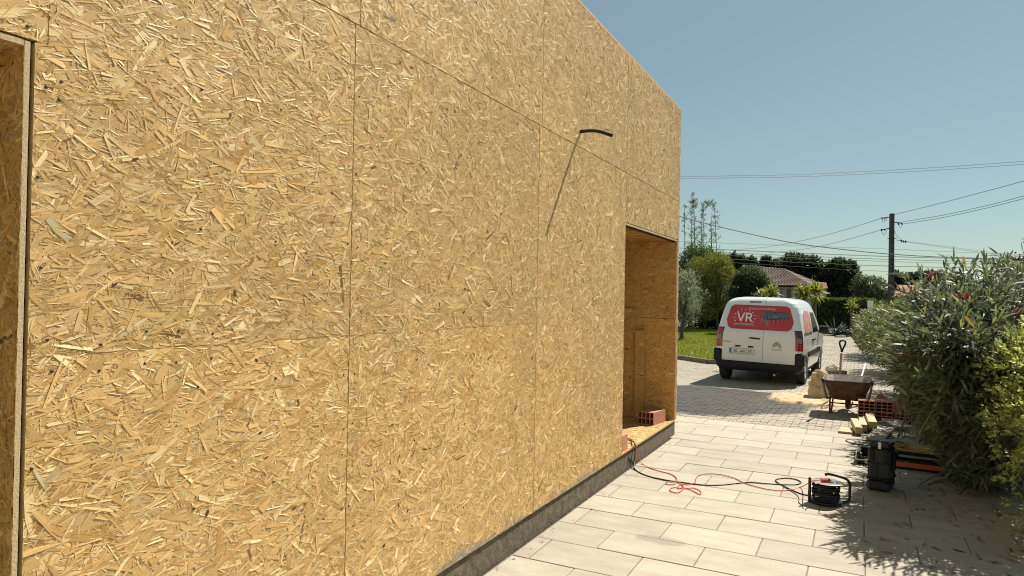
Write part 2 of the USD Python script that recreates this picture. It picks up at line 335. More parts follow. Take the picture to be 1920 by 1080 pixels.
# mesh template of a paver: chamfered top, 20 triangles
def paver(x, y, j):
    c = .006; w, d = PW-.008, PD-.008; z = float(drop(y+PD/2))+j[0]*.0016
    ring = lambda w_, d_, z_: [(-w_/2, -d_/2, z_), (w_/2, -d_/2, z_), (w_/2, d_/2, z_), (-w_/2, d_/2, z_)]
    v = np.array(ring(w, d, -.03)+ring(w, d, -c)+ring(w-2*c, d-2*c, 0))
    v[:, 2] += v[:, 0]*j[1]*.009+v[:, 1]*j[2]*.012+z; v[:, 0] += x+PW/2+j[3]*.0012; v[:, 1] += y+PD/2+j[4]*.0012
    q = [(i, (i+1) % 4, 4+(i+1) % 4, 4+i) for i in range(4)]+[(4+i, 4+(i+1) % 4, 8+(i+1) % 4, 8+i) for i in range(4)]+[(8, 9, 10, 11)]
    return v, np.array(q)
vis = sorted(range(len(cand)), key=lambda k: math.hypot(cand[k][0]-CAM[0], cand[k][1]))
single = set(vis[:300])
for k in vis:
    v, q = paver(*cand[k], jit[k])
    if k in single: part('paver', MB().add(v, q), M['paver'], drive)
    elif cand[k][1] < 46: big.add(v, q)
part('pavers', big, M['paver'], drive, kind='stuff')
# lawn with kerb
lp = np.array(LAWN.exterior.coords)
v, f = prism(LAWN, .1); v[:, 2] += -.2+.07
part('lawn', (v, f), M['lawn'], kind='structure')
kr = thing('lawn_kerb', 'low concrete kerb edging the green lawn beside the paved drive', 'kerb', (-2.81, 20.41, -.12))
kp = np.array(KERB)
for a, b in zip(kp[:-1], kp[1:]):
    L = np.linalg.norm(b-a); n = max(1, int(L/1.0)); t = (b-a)/L; nn = np.array([-t[1], t[0]])
    for k in range(n):
        s0, s1 = a+t*(L*k/n+.004), a+t*(L*(k+1)/n-.004); mid = (s0+s1)/2
        if mid[1] > 30 or mid[0] < -6: continue
        Mx = frame((*mid, -.09), (*t, 0), (*nn, 0), (0, 0, 1))
        part('kerb_stone', MB().box((-np.linalg.norm(s1-s0)/2, -.05, -.09), (np.linalg.norm(s1-s0)/2, .05, .09), Mx, .01), M['kerb'], kr)
rng = np.random.default_rng(8)
n = 60000; gx = rng.uniform(-9, -.5, n); gy = rng.uniform(19, 41, n)
ok = contains_xy(LAWN.buffer(-.05), gx, gy); gx, gy = gx[ok], gy[ok]; n = len(gx)
h = rng.uniform(.03, .085, n)*(.7+.6*meshkit.noise(np.stack([gx*1.3, gy*1.3, gx*0], 1), 2)); a = rng.uniform(0, 2*PI, n); w = .012; ln = rng.uniform(-.03, .03, (n, 2))
b0 = np.stack([gx-np.cos(a)*w, gy-np.sin(a)*w, np.full(n, -.032)], 1); b1 = np.stack([gx+np.cos(a)*w, gy+np.sin(a)*w, np.full(n, -.032)], 1); tp = np.stack([gx+ln[:, 0], gy+ln[:, 1], h-.03], 1)
V = np.stack([b0, b1, tp], 1).reshape(-1, 3)
g = np.array([.135, .165, .03])*(.7+.7*rng.random((n, 1)))*np.array([1, 1, 1])+np.array([.06, .03, .0])*rng.random((n, 1))
part('grass', (V, np.arange(3*n).reshape(-1, 3)), M['grass'], tint=np.repeat(g, 3, 0), kind='stuff')
tag(stage.GetPrimAtPath('/World/grass'), 'short mown grass of the lawn left of the van', 'grass')

# ------------------------------------------------------------------ the building of strand boards
def strands(W, H, seed, density=1.0, horiz=.7, notch=None, dirt=False):
    """Wood strands pressed into a board of W x H metres: (a, b, h) vertices, faces, tint, st."""
    g = np.random.default_rng(seed)
    out_v, out_t, out_st = [], [], []; tone = 1+g.uniform(-.05, .05)
    for n, L, dL, w, dw, zmin, zmax, tilt in (
            (int(W*H*4000*density), .050, .5, .0038, .5, .0001, .0011, .19),       # slivers
            (int(W*H*1150*density), .085, .4, .0110, .5, .0002, .0011, .105),       # strands
            (int(W*H*130*density), .095, .3, .0215, .35, .0004, .0011, .05)):        # broad flakes
        n = max(n, 1)
        l = np.clip(L*np.exp(g.normal(0, dL, n)), .012, .2); ww = np.clip(w*np.exp(g.normal(0, dw, n)), .0016, .045)
        ang = np.where(g.random(n) < horiz, g.normal(.12, .52, n), g.uniform(0, PI, n))
        c, s = np.cos(ang), np.sin(ang)
        ca, cb = g.uniform(-.02, W+.02, n), g.uniform(-.02, H+.02, n); ch = g.uniform(zmin, zmax, n)
        tu, tv = g.normal(0, tilt*.35, n), g.normal(0, tilt, n)
        # hexagon outline with ragged ends
        e = g.uniform(-.35, .35, (n, 4))
        U = np.stack([-.5*l+e[:, 0]*ww, -.5*l+e[:, 1]*ww*1.2, .1*l, .5*l+e[:, 2]*ww, .5*l+e[:, 3]*ww*1.2, -.1*l], 1)
        tp = g.uniform(.55, 1., (n, 2))
        Vv = np.stack([-.5*ww*tp[:, 0], .5*ww*tp[:, 0], .5*ww, .5*ww*tp[:, 1], -.5*ww*tp[:, 1], -.5*ww], 1)
        h = ch[:, None]+np.clip(U*np.clip(tu, -.02, .02)[:, None], -.0012, .0012)+np.clip(Vv*tv[:, None], -.0012, .0012)
        a = ca[:, None]+U*c[:, None]-Vv*s[:, None]; b = cb[:, None]+U*s[:, None]+Vv*c[:, None]
        a, b = np.clip(a, 0, W), np.clip(b, 0, H)
        if notch: k_ = ~((a.mean(1) < notch[0]+.004) & (b.max(1) > notch[1]-.004)); a, b, h, U, Vv = a[k_], b[k_], h[k_], U[k_], Vv[k_]; n = len(a); l, ww, ca, cb = l[k_], ww[k_], ca[k_], cb[k_]
        v = np.stack([a, b, np.maximum(h, -.0003)], -1)
        k = g.random(n); t = np.empty((n, 3))
        base = np.array([.635, .405, .152]); light = np.array([.85, .65, .335]); tan = np.array([.52, .295, .088]); brown = np.array([.36, .175, .05]); grey = np.array([.47, .37, .19])
        mixf = g.random((n, 1))
        t[:] = base*(1-.35*mixf)+tan*.35*mixf
        m_ = k < (.34 if w < .005 else .22); t[m_] = (base*(1-mixf)+light*mixf)[m_]
        m_ = (k > .34) & (k < .44); t[m_] = (tan*(1-mixf*.4)+brown*mixf*.4)[m_]
        m_ = (k > .45) & (k < .455); t[m_] = grey
        m_ = (k > .47) & (k < .48); t[m_] = (brown*(1-.6*mixf))[m_]
        t *= g.normal(1, .10, (n, 1)).clip(.7, 1.25)*(.9+.2*meshkit.fbm(np.stack([ca*1.6, cb*1.6, ca*0+seed], 1), 3, seed))[:, None]*tone
        if dirt:                                  # cement smeared along the foot of the board
            m_ = cb < .05*meshkit.noise(np.stack([ca*7, ca*0, ca*0], 1), 5)**2; t[m_] = t[m_]*.25+np.array([.26, .24, .20])*.75
        out_v.append(v); out_t.append(np.repeat(t[:, None], 6, 1)); out_st.append(np.stack([U+g.uniform(0, 50, (n, 1)), Vv+g.uniform(0, 50, (n, 1))], -1))
    # dark bark specks
    n = int(W*H*9*density)+1; l = g.uniform(.006, .03, n); ww = l*g.uniform(.2, .6, n); ang = g.uniform(0, PI, n); c, s = np.cos(ang), np.sin(ang)
    U = np.stack([-.5*l, -.25*l, .3*l, .5*l, .2*l, -.3*l], 1); Vv = np.stack([0*ww, .5*ww, .4*ww, 0*ww, -.5*ww, -.4*ww], 1)
    a = np.clip(g.uniform(0, W, n)[:, None]+U*c[:, None]-Vv*s[:, None], 0, W); b = np.clip(g.uniform(0, H, n)[:, None]+U*s[:, None]+Vv*c[:, None], 0, H)
    out_v.append(np.stack([a, b, np.full_like(a, .0021)], -1)); out_t.append(np.repeat((np.array([.07, .026, .012])*g.uniform(.5, 2.2, (n, 1)))[:, None], 6, 1)); out_st.append(np.stack([U, Vv], -1))
    v = np.concatenate(out_v); t = np.concatenate(out_t).reshape(-1, 3); st = np.concatenate(out_st).reshape(-1, 2); n = len(v)
    f = (np.array([[0, 5, 1], [5, 2, 1], [5, 4, 2], [4, 3, 2]])[None]+6*np.arange(n)[:, None, None]).reshape(-1, 3)
    return v.reshape(-1, 3), f, t, st
FACES = {'x': lambda o, v: np.stack([o[0]+v[:, 2], o[1]+v[:, 0], o[2]+v[:, 1]], 1),       # faces +x: a along +y, b up
         '-y': lambda o, v: np.stack([o[0]+v[:, 0], o[1]-v[:, 2], o[2]+v[:, 1]], 1),      # faces -y: a along +x, b up
         'z': lambda o, v: np.stack([o[0]+v[:, 0], o[1]+v[:, 1], o[2]+v[:, 2]], 1),       # faces up
         '-z': lambda o, v: np.stack([o[0]+v[:, 0], o[1]-v[:, 1], o[2]-v[:, 2]], 1)}
house = thing('strand_board_building', 'long building shell clad in golden oriented strand board, flat roofed', 'building', (0, 4, 0))
T = .018
def board(name, lo, hi, face, seed, density=1.0, horiz=.7, core='osb_core', parent=house, label=None, notch=None, hue=(1, 1, 1)):
    lo, hi = np.array(lo, float), np.array(hi, float)
    bm = MB().box(lo, hi)
    if notch: bm = MB().box(lo, (hi[0], hi[1], lo[2]+notch[1])).box((lo[0], lo[1]+notch[0], lo[2]+notch[1]), hi)
    p = part(name, bm, M[core], parent, label=label)
    if face == 'x': o, W, H = (hi[0], lo[1], lo[2]), hi[1]-lo[1], hi[2]-lo[2]
    if face == '-y': o, W, H = (lo[0], lo[1], lo[2]), hi[0]-lo[0], hi[2]-lo[2]
    if face == 'z': o, W, H = (lo[0], lo[1], hi[2]), hi[0]-lo[0], hi[1]-lo[1]
    if face == '-z': o, W, H = (lo[0], hi[1], lo[2]), hi[0]-lo[0], hi[1]-lo[1]
    v, f, t, st = strands(W, H, seed, density, horiz=horiz, notch=notch, dirt=face == 'x' and lo[2] < .19)
    w = FACES[face](o, v)
    if face in ('-z', '-y', 'x'):            # keep the triangles facing out
        nrm = np.cross(w[f[0, 1]]-w[f[0, 0]], w[f[0, 2]]-w[f[0, 0]]); out = {'x': [1, 0, 0], '-y': [0, -1, 0], '-z': [0, 0, -1]}[face]
        if nrm@np.array(out) < 0: f = f[:, ::-1]
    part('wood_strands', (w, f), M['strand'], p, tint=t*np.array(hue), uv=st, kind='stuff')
    return p
BOUNCE_TINT = (1.0, .84, .62)  # warm bounce light inside the openings, put into the board colour
S1, S2, Z0, ZT = 1.507, 2.901, .18, 4.045
gp = .0016
for k, (y0, y1, z0, z1) in enumerate([(1.060, 2.381, Z0, S1), (2.381, 4.351, Z0, S1), (1.060, 2.381, S1, S2), (2.381, 4.351, S1, S2), (4.351, 6.352, Z0, S2), (6.352, 8.534, 2.420, S2),
                                      (.2, 2.41, S2, ZT), (2.41, 4.39, S2, ZT), (4.39, 6.36, S2, ZT), (6.36, 8.534, S2, ZT), (-1.0, 1.097, 2.372, S2), (-1.8, .2, S2, ZT)]):
    g0 = .0002 if z0 == S1 else gp; g1 = .0002 if z1 == S1 else gp
    board('wall_board', (-T, y0+gp, z0+(g0 if z0 > .2 else 0)), (0, y1-gp, z1-g1), 'x', 100+k, density=1.15 if y1 < 4.5 else 1.0, horiz=.78 if k in (0, 2) else .62, notch=(.037, 2.368-S1) if k == 2 else None)
board('corner_board', (-T, 8.462, .195), (0, 8.534, 2.4155), 'x', 132, horiz=.1, core='osb_edge', label='pale narrow board at the corner beside the doorway')
part('wall_board', MB().box((-T, -1.8, Z0), (0, -.62, S2-.004)), M['osb_core'], house)
part('end_wall_board', MB().box((-5.2, 8.516, .18), (-T-.002, 8.534, ZT)), M['osb_core'], house)
part('rear_wall', MB().box((-5.22, -1.8, 0), (-5.201, 8.534, ZT)), M['osb_core'], house)
part('near_end_wall', MB().box((-5.2, -1.82, 0), (0, -1.801, ZT)), M['osb_core'], house)
part('roof', MB().box((-5.22, -1.82, ZT+.002), (-.003, 8.532, ZT+.022)), M['osb_core'], house)
# the frame behind the boards
fr = MB(); fr.box((-.06, 1.064, Z0+.003), (-T-.002, 6.34, S2)).box((-.06, -1.79, 2.39), (-T-.002, 8.51, ZT-.003)).box((-.06, -1.79, Z0), (-T-.002, -.64, 2.38))
part('wall_backing', fr, M['cavity'], house)
# plinth
pl = MB().box((-5.2, -1.8, -.1), (-.012, 8.512, .176), ch=.006)
part('plinth', pl, M['plinth'], house)
# doorway: floor, far reveal, soffit, inner walls
board('floor_board', (-1.9, 6.30, .178), (.002, 8.44, .192), 'z', 141, density=1.3)
part('floor_board', MB().box((-5.19, 1.1, .178), (-1.902, 8.44, .192)), M['interior'], house)
board('reveal_board', (-1.5, 8.440, 1.445), (-.002, 8.458, 2.398), '-y', 142, density=1.5, horiz=.9, label='shaded strand board inside the doorway, upper', hue=BOUNCE_TINT)
board('reveal_board', (-1.5, 8.440, .194), (-.002, 8.458, 1.441), '-y', 143, density=1.5, horiz=.6, label='shaded strand board inside the doorway, lower', hue=BOUNCE_TINT)
board('door_soffit', (-1.5, 6.30, 2.400), (-.001, 8.458, 2.418), '-z', 144, density=1.0, core='osb_edge', hue=BOUNCE_TINT)
board('near_reveal_board', (-1.5, 6.30, .194), (-.022, 6.318, 2.398), '-y', 145, density=.3)
inn = MB().box((-5.18, 8.44, .194), (-1.52, 8.46, 2.6)).box((-5.18, 1.1, .194), (-5.16, 8.43, 2.6)).box((-5.18, 1.08, .194), (-.07, 1.098, 2.6))
part('inner_wall', inn, M['interior'], house)
part('ceiling', MB().box((-5.18, 1.12, 2.60), (-1.52, 8.43, 2.62)), M['interior'], house)
part('stud_wall', MB().box((-1.53, 1.12, .194), (-1.50, 6.29, 2.598)).box((-1.515, 6.31, 2.42), (-1.50, 8.43, 2.598)), M['interior'], house)
# left opening: reveal and head boards with their cut edges
board('opening_reveal_board', (-.60, 1.0365, .2), (-.0005, 1.0505, 2.366), '-y', 146, density=1.6, horiz=.15, core='osb_edge', label='board lining the opening at the left edge', hue=BOUNCE_TINT)
board('opening_head_board', (-.60, -.6, 2.352), (-.0008, 1.0355, 2.368), '-z', 147, density=1.0, core='osb_edge')
part('opening_back_wall', MB().box((-.64, -.6, .2), (-.62, 1.06, 2.5)), M['interior'], house)
# screws
rng = np.random.default_rng(12)
sc = [(.0, y, z) for y in (1.12, 1.26, 1.40, 1.52, 1.66) for z in (S1+.045, S1-.045)]+[(0, 1.085+rng.normal(0, .004), z) for z in (.35, .62, .9, 1.2, 1.75, 2.0, 2.25)]+[(0, 2.381+s*.03, z) for z in (.4, .75, 1.1, 1.32, 1.9, 2.25, 2.6) for s in (-1, 1)]+[(0, y, z) for y in (1.6, 1.95, 2.9, 3.4) for z in (.5, .95, 1.35, 1.9, 2.4)]+[(0, .93, 2.43), (0, 1.03, 2.41), (0, 1.13, 2.3), (0, 1.12, 2.22)]
for x, y, z in sc:
    y += rng.normal(0, .006); z += rng.normal(0, .012)
    v, f = lathe([(0, .0030), (.0032, .0031), (.0046, .0024), (.0046, -.002)], 8, axis=0, center=(0, y, z)); part('screw', (v, f), M['screw'], house)
# black conduit bent out of the wall
B = on_wall(1088, 247); tip = CAM+ray(1148, 254)*((B[1]+.02)/ray(1148, 254)[1])
mid = CAM+ray(1118, 245.5)*((B[1]+.012)/ray(1118, 245.5)[1])
cd = thing('conduit', 'short bent black conduit sticking out of the upper board wall', 'conduit', B)
cpts = spline([B+np.array([-.05, 0, -.02]), B, mid, tip], 10); part('pipe', MB().tube(cpts, .0140, 12, cap=False), M['rubber'], cd, smooth=40)
v, f = tube(cpts[:-1], .0112, 12); part('bore', (v, f), M['cavity'], cd, smooth=40)
# off-cut boards leaning inside the doorway
def leaning(px0, px1, top, label, tilt, seed):
    a = on_wall_y(px0, 783, 8.36); b = on_wall_y(px1, 783, 8.36)
    zt = on_wall_y((px0+px1)/2, top, 8.40)[2]
    t = thing('leaning_board', label, 'board', ((a[0]+b[0])/2, 8.37, .192), group='board strips leaning in the doorway')
    lo, hi = np.array([a[0], 0, .196]), np.array([b[0], .018, zt])
    p = MB().box((lo[0], 8.35+tilt, lo[2]), (hi[0], 8.368+tilt, hi[2])); pr = part('strip', p, M['osb_edge'], t)
    v, f, tt, st = strands(hi[0]-lo[0], hi[2]-lo[2], seed, 1.5, horiz=.2); w = FACES['-y']((lo[0], 8.35+tilt, lo[2]), v)
    part('wood_strands', (w, f[:, ::-1] if np.cross(w[f[0, 1]]-w[f[0, 0]], w[f[0, 2]]-w[f[0, 0]])[1] > 0 else f), M['strand'], t, tint=tt*np.array(BOUNCE_TINT), uv=st, kind='stuff')
def on_wall_y(px, py, y):
    d = ray(px, py); return CAM+d*((y-CAM[1])/d[1])
leaning(1164, 1187.5, 578, 'taller narrow strand board strip leaning inside the doorway', .05, 151)
leaning(1188, 1205.5, 619, 'shorter strand board strip leaning inside the doorway, next to the taller one', .02, 152)

# ------------------------------------------------------------------ hollow bricks
def hollow_brick(w, h, nx, nz, L, wall=.008):
    o = Polygon([(-w/2, 0), (w/2, 0), (w/2, h), (-w/2, h)]); cw, chh = (w-wall)/nx, (h-wall)/nz
    holes = []
    for i in range(nx):
        for k in range(nz):
            x0, z0 = -w/2+wall+i*cw, wall+k*chh
            holes.append([(x0, z0), (x0+cw-wall, z0), (x0+cw-wall, z0+chh-wall), (x0, z0+chh-wall)])
    v, f = prism(Polygon(o.exterior.coords, holes), L)          # x, z' , length
    return np.stack([v[:, 0], v[:, 2], v[:, 1]], 1), f[:, ::-1]
def put_brick(name, label, pos, rz, dims=(.215, .148, 4, 2, .30), group=None, tilt=0, stand=False):
    t = thing(name, label, 'brick', pos, group=group)
    v, f = hollow_brick(*dims)
    if stand: v = np.stack([v[:, 2]-dims[1]/2, v[:, 1], -v[:, 0]+dims[0]/2], 1)
    R = rot((0, 0, 1), rz)[:3, :3]@rot((0, 1, 0), tilt)[:3, :3]
    part('brick_body', (v@R.T+np.array(pos), f), M['terracotta'], t)
put_brick('hollow_brick', 'hollow terracotta brick on the doorway sill, its eight cells facing the camera', (-.225, 7.95, .193), -.16, (.205, .15, 4, 2, .34))
put_brick('hollow_brick', 'pinkish brick at the near end of the doorway sill, half hidden by the wall', (-.087, 6.40, .193), 0., (.15, .155, 2, 2, .17))

# ------------------------------------------------------------------ cords and the cable reel
def gpts(lst, z=.006):
    return [on_ground(*p)+np.array([0, 0, z]) for p in lst]
def hang(lst, x=.012):
    return [on_wall(*p, x=x) for p in lst]
def cord(name, label, pts, r, m, n=8, sides=6):
    p = spline(pts, n); t = thing(name, label, 'cord', p[len(p)//2]*[1, 1, 0])
    part('cord', MB().tube(p, r, sides), M[m], t, smooth=60); return t
sill = lambda px, py: CAM+ray(px, py)*((.2-CAM[2])/ray(px, py)[2])
cord('extension_cord', 'orange extension cord snaking from the doorway sill to the cable reel',
     [sill(1176, 821)+np.array([-.03, 0, 0]), sill(1184, 823.5)]+hang([(1190, 830), (1194.5, 843), (1197.5, 857)], .02)+gpts([(1206, 872), (1222, 880), (1241, 885.5), (1256, 889.5), (1266, 895), (1269, 903), (1262, 909.5), (1249, 908.5), (1253, 904.5), (1268, 904.5), (1279, 911), (1281, 918), (1270, 925), (1256, 921), (1262, 915.5), (1280, 917), (1300, 916.5), (1313, 922), (1312, 928), (1298, 921), (1281, 915.5), (1272, 917), (1275, 909.5), (1290, 910), (1303, 906), (1305, 898), (1312, 892), (1327, 889.5), (1350, 891), (1375, 897), (1395, 906.5), (1415, 913), (1445, 919.5), (1478, 920.5), (1500, 915)])+
     [on_ground(1512, 925)+np.array([0, 0, .08]), on_ground(1522, 945)+np.array([0, 0, .19]), on_ground(1538, 946)+np.array([0, 0, .205])], .0042, 'orange_cord')
cord('extension_cord', 'thicker black extension cord lying across the slabs to the cable reel',
     [sill(1176, 824)+np.array([-.03, 0, 0]), sill(1183, 826)]+hang([(1189.5, 832), (1191, 848), (1189, 866)], .016)+gpts([(1190, 880), (1203, 889), (1222, 895.5), (1250, 901.5), (1285, 906.5), (1320, 910.5), (1350, 910.5), (1380, 907.5), (1402, 905.5), (1432, 907.5), (1465, 909.5), (1492, 909.5), (1502, 905.5), (1492, 900), (1473, 897.5), (1457, 899.5), (1455, 903.5), (1467, 911), (1485, 920), (1505, 928), (1527, 932)]), .0055, 'black_cord')
cord('thin_wire', 'thin dark wire hanging from the sill at the doorway', [sill(1178, 829), sill(1184, 832)]+hang([(1187.5, 837), (1184.5, 855), (1182, 872)], .014)+gpts([(1184, 879), (1200, 887), (1230, 898), (1262, 905.5)], .004), .0028, 'black_cord')
cord('thin_wire', 'thin black tail of wire curling on the slabs left of the reel', gpts([(1466, 911), (1480, 920), (1492, 927), (1498, 935), (1498, 943), (1506, 949), (1514, 951), (1510, 957)], .004), .0032, 'black_cord')
cord('wire_loop', 'open loop of dark wire lying by the timber offcuts', gpts([(1640, 836), (1612, 834), (1590, 829), (1586, 825.5), (1600, 824), (1625, 826.5), (1648, 829)], .004), .004, 'black_cord')
# reel: drum lying flat in a tube frame
rc = on_ground(1556, 943); rc[2] = 0
rl = thing('cable_reel', 'black cable reel with a pale top disc in a tubular carrying frame', 'cable reel', rc)
rx = _r; ryv = np.array([-rx[1], rx[0], 0])
cc = rc+rx*-.035
part('bottom_disc', lathe([(0, .012), (.128, .012), (.132, .018), (.128, .024), (0, .024)], 32, center=cc), M['black'], rl, smooth=40)
part('drum_core', lathe([(.05, .024), (.05, .165)], 20, center=cc), M['black'], rl, smooth=40)
rng = np.random.default_rng(4); wd = MB(); sp = []
for lay in range(9):
    R0 = .098+.006*(lay % 2)+rng.normal(0, .002); zc = .036+.0145*lay
    for a in np.linspace(0, 2*PI, 22, endpoint=False): sp.append(cc+np.array([R0*math.cos(a)*(1+.02*math.sin(3*a+lay)), R0*math.sin(a), zc+.006*math.sin(a+lay*1.7)+.0145*a/(2*PI)*.6]))
part('wound_cable', MB().tube(np.array(sp), .0078, 6), M['rubber'], rl, smooth=60)
part('top_disc', lathe([(0, .172), (.118, .172), (.124, .176), (.118, .180), (0, .180)], 36, center=cc+rx*.012), plain('pale_disc', (.33, .27, .22), .35, extra={'coat_weight': .5}), rl, smooth=40)
part('hub', lathe([(0, .205), (.018, .205), (.022, .2), (.022, .18)], 16, center=cc+rx*.012), M['black'], rl, smooth=40)
part('socket_panel', lathe([(.05, .1805), (.05, .187), (.034, .187), (.034, .1805)], 24, center=cc+rx*.012), M['lamp_clear'], rl, smooth=40)
part('plug', MB().box((-.03, -.014, .186), (.03, .014, .207), frame(cc-rx*.02+ryv*-.02, rx, ryv, (0, 0, 1)), .005), M['orange_cord'], rl)
L_, R_ = -.172, .165
fp = [rc+rx*L_+np.array([0, 0, .2]), rc+rx*L_+np.array([0, 0, .03]), rc+rx*(L_+.03)+np.array([0, 0, .012]), rc+rx*(R_-.04)+np.array([0, 0, .012]), rc+rx*R_+np.array([0, 0, .04]), rc+rx*R_+np.array([0, 0, .16]), rc+rx*(R_-.035)+np.array([0, 0, .205]), rc+rx*.03+ryv*.06+np.array([0, 0, .225]), rc+rx*-.005+ryv*.085+np.array([0, 0, .215])]
fr2 = [fp[0], (fp[0]+fp[1])/2]+fp[1:4]+[fp[4], (fp[4]+fp[5])/2]+fp[5:]
part('frame', MB().tube(spline(fr2, 6), .0115, 8), M['black'], rl, smooth=60)
part('frame_post', MB().box((-.011, -.006, .012), (.011, .006, .212), frame(rc+rx*L_, rx, ryv, (0, 0, 1)), .003), M['black'], rl)

# ------------------------------------------------------------------ tool case, tray, timber pile
kc = np.array([2.187, 6.965, 0]); ax = np.array([.978, -.208, 0]); ay = np.array([.208, .978, 0]); az = np.array([0, 0, 1.])
case = thing('tool_case', 'upright black hard tool case with a silver handle grip', 'case', kc)
Fm = lambda x, y, z: frame(kc+ax*x+ay*y+az*z, ax, ay, az)
part('body', MB().box((-.092, 0, .1), (.092, .26, .385), Fm(0, 0, 0), .022), M['black'], case)
part('base', MB().box((-.1, -.012, .0), (.088, .275, .098), Fm(0, 0, 0), .026), M['black'], case)
part('band', MB().box((-.099, -.008, .102), (.099, .268, .118), Fm(0, 0, 0), .004).box((-.096, -.006, .245), (.096, .266, .258), Fm(0, 0, 0), .004), M['plastic_grey'], case)
part('lid', MB().box((-.088, .004, .386), (.088, .25, .418), Fm(0, 0, 0), .014), M['black'], case)
for s in (-.055, .06): part('latch', MB().box((-.02, -.02, .27), (.02, -.001, .37), Fm(s, 0, 0), .006), M['plastic_grey'], case)
for x_ in (-.085, -.02, .07): part('rib', MB().box((x_, -.01, .125), (x_+.01, .0, .24), Fm(0, 0, 0), .002), M['black'], case)
part('side_latch', MB().box((.093, .08, .18), (.112, .16, .34), Fm(0, 0, 0), .006), M['plastic_grey'], case)
part('handle', MB().tube(spline([kc+ax*-.07+ay*.06+az*.40, kc+ax*-.06+ay*.06+az*.43, kc+ax*.06+ay*.06+az*.43, kc+ax*.07+ay*.06+az*.40], 6), .011, 8), M['black'], case, smooth=60)
part('handle_grip', MB().box((-.014, .0, .375), (.016, .03, .44), Fm(.005, 0, 0), .006), M['steel'], case)
tc = np.array([2.03, 8.03, 0])
tr = thing('tool_tray', 'long low black tile cutter with an orange side band behind the tool case', 'tile cutter', tc)
a0 = math.radians(-3); tx = np.array([math.cos(a0), math.sin(a0), 0]); ty = np.array([-tx[1], tx[0], 0]); Tm = lambda x=0, y=0, z=0: frame(tc+tx*x+ty*y+az*z, tx, ty, az)
part('base_tray', MB().box((0, .02, .012), (.95, .30, .035), Tm(), .004).box((.0, .0, .012), (.95, .018, .085), Tm(), .004).box((0, .302, .012), (.95, .32, .125), Tm(), .004), M['black'], tr)
part('side_band', MB().box((.33, -.006, .028), (.93, -.0005, .074), Tm(), .001), M['orange_paint'], tr, label='orange band along the side')
part('end_cap', MB().box((-.02, -.01, .0), (.012, .33, .135), Tm(), .012), M['black'], tr)
part('end_trim', MB().tube(spline([tc+ty*.02+az*.13-tx*.022, tc+ty*-.012+az*.1-tx*.022, tc+ty*-.012+az*.05-tx*.02, tc+tx*.1+ty*-.014+az*.062, tc+tx*.16+ty*-.014+az*.075], 5), .007, 6), M['white_wall'], tr, smooth=60)
part('white_plate', MB().box((.055, -.012, .018), (.145, -.006, .066), Tm(), .002), M['plate_white'], tr)
part('rail', MB().box((.1, .13, .1), (.95, .145, .112), Tm(), .002).box((.1, .18, .1), (.95, .195, .112), Tm(), .002), M['steel'], tr)
part('grip', lathe([(.0, -.02), (.028, -.016), (.03, .01), (.02, .05), (0, .052)], 14, axis=0, center=tc+ty*.05+az*.09-tx*.03), M['black'], tr, smooth=50)
part('carriage', MB().box((.27, .1, .09), (.36, .23, .15), Tm(), .012), M['plastic_grey'], tr)
def timber(label, x, y, z, L, w, h, az_, pitch=0., m='timber', name='timber_offcut', cat='timber', group='timber offcuts by the oleanders'):
    t = thing(name, label, cat, (x, y, z), group=group)
    Mx = rot((0, 0, 1), az_)@rot((1, 0, 0), pitch); Mx[:3, 3] = (x, y, z)
    part('block', MB().box((-w/2, -L/2, 0), (w/2, L/2, h), Mx, .003), M[m], t)
timber('thin pale offcut lying flat at the left of the timber pile', 1.885, 9.92, .004, .36, .17, .025, -.05)
timber('square timber block lying toward the camera, leftmost thick one', 2.0, 10.0, .03, .62, .085, .085, .10, .03)
timber('timber block behind the leftmost thick block', 2.075, 10.28, .02, .62, .10, .09, .0, .02)
timber('raised timber block resting on top of the others', 2.17, 10.30, .07, .6, .10, .085, .06, .03)
timber('wide weathered board under the raised block', 2.27, 9.78, .035, .9, .20, .025, -.15, .02, 'grey_wood', 'weathered_board', 'board')
timber('warped weathered board lying in front of the timber pile', 2.35, 9.28, .02, .24, .36, .022, -.12, .03, 'grey_wood', 'weathered_board', 'board')
timber('short grey board at the back of the timber pile', 2.48, 10.55, .05, .45, .2, .03, .35, .05, 'grey_wood', 'weathered_board', 'board')
timber('pale lath lying across the back of the timber pile', 2.36, 10.72, .03, .5, .06, .03, -.9, .02)
timber('split board lying under the oleander by the yellow hose', 2.62, 9.2, .01, .7, .14, .02, .6, .02, 'grey_wood', 'weathered_board', 'board')
hp = []
for k in range(52):
    a = k*.42; hp.append(np.array([2.52+(.16+.012*(k % 7))*math.cos(a), 8.62+(.12+.01*(k % 5))*math.sin(a), .012+.0022*k+.01*math.sin(k*1.3)]))
hose = thing('hose', 'coiled yellow hose on the slabs under the oleander', 'hose', (2.52, 8.62, 0)); part('coil', MB().tube(spline(hp, 3), .011, 6), M['yellow'], hose, smooth=60)

# ------------------------------------------------------------------ the van
VX, VY, VYAW, VZ, VROLL = .065, 15.42, .055, -.12, .0
van = thing('parked_van', 'white panel van with red rear window film parked on the drive, seen from behind', 'van', (VX, VY, VZ), rotz=-VYAW)
LEAN = .021
def lean(v):                                  # the body leans a little to its right on its springs
    v = np.asarray(v, float).copy(); c, s = math.cos(LEAN), math.sin(LEAN)
    x, z = v[:, 0]*c+(v[:, 2]-.3)*s, -v[:, 0]*s+(v[:, 2]-.3)*c+.3
    v[:, 0], v[:, 2] = x, z; return v
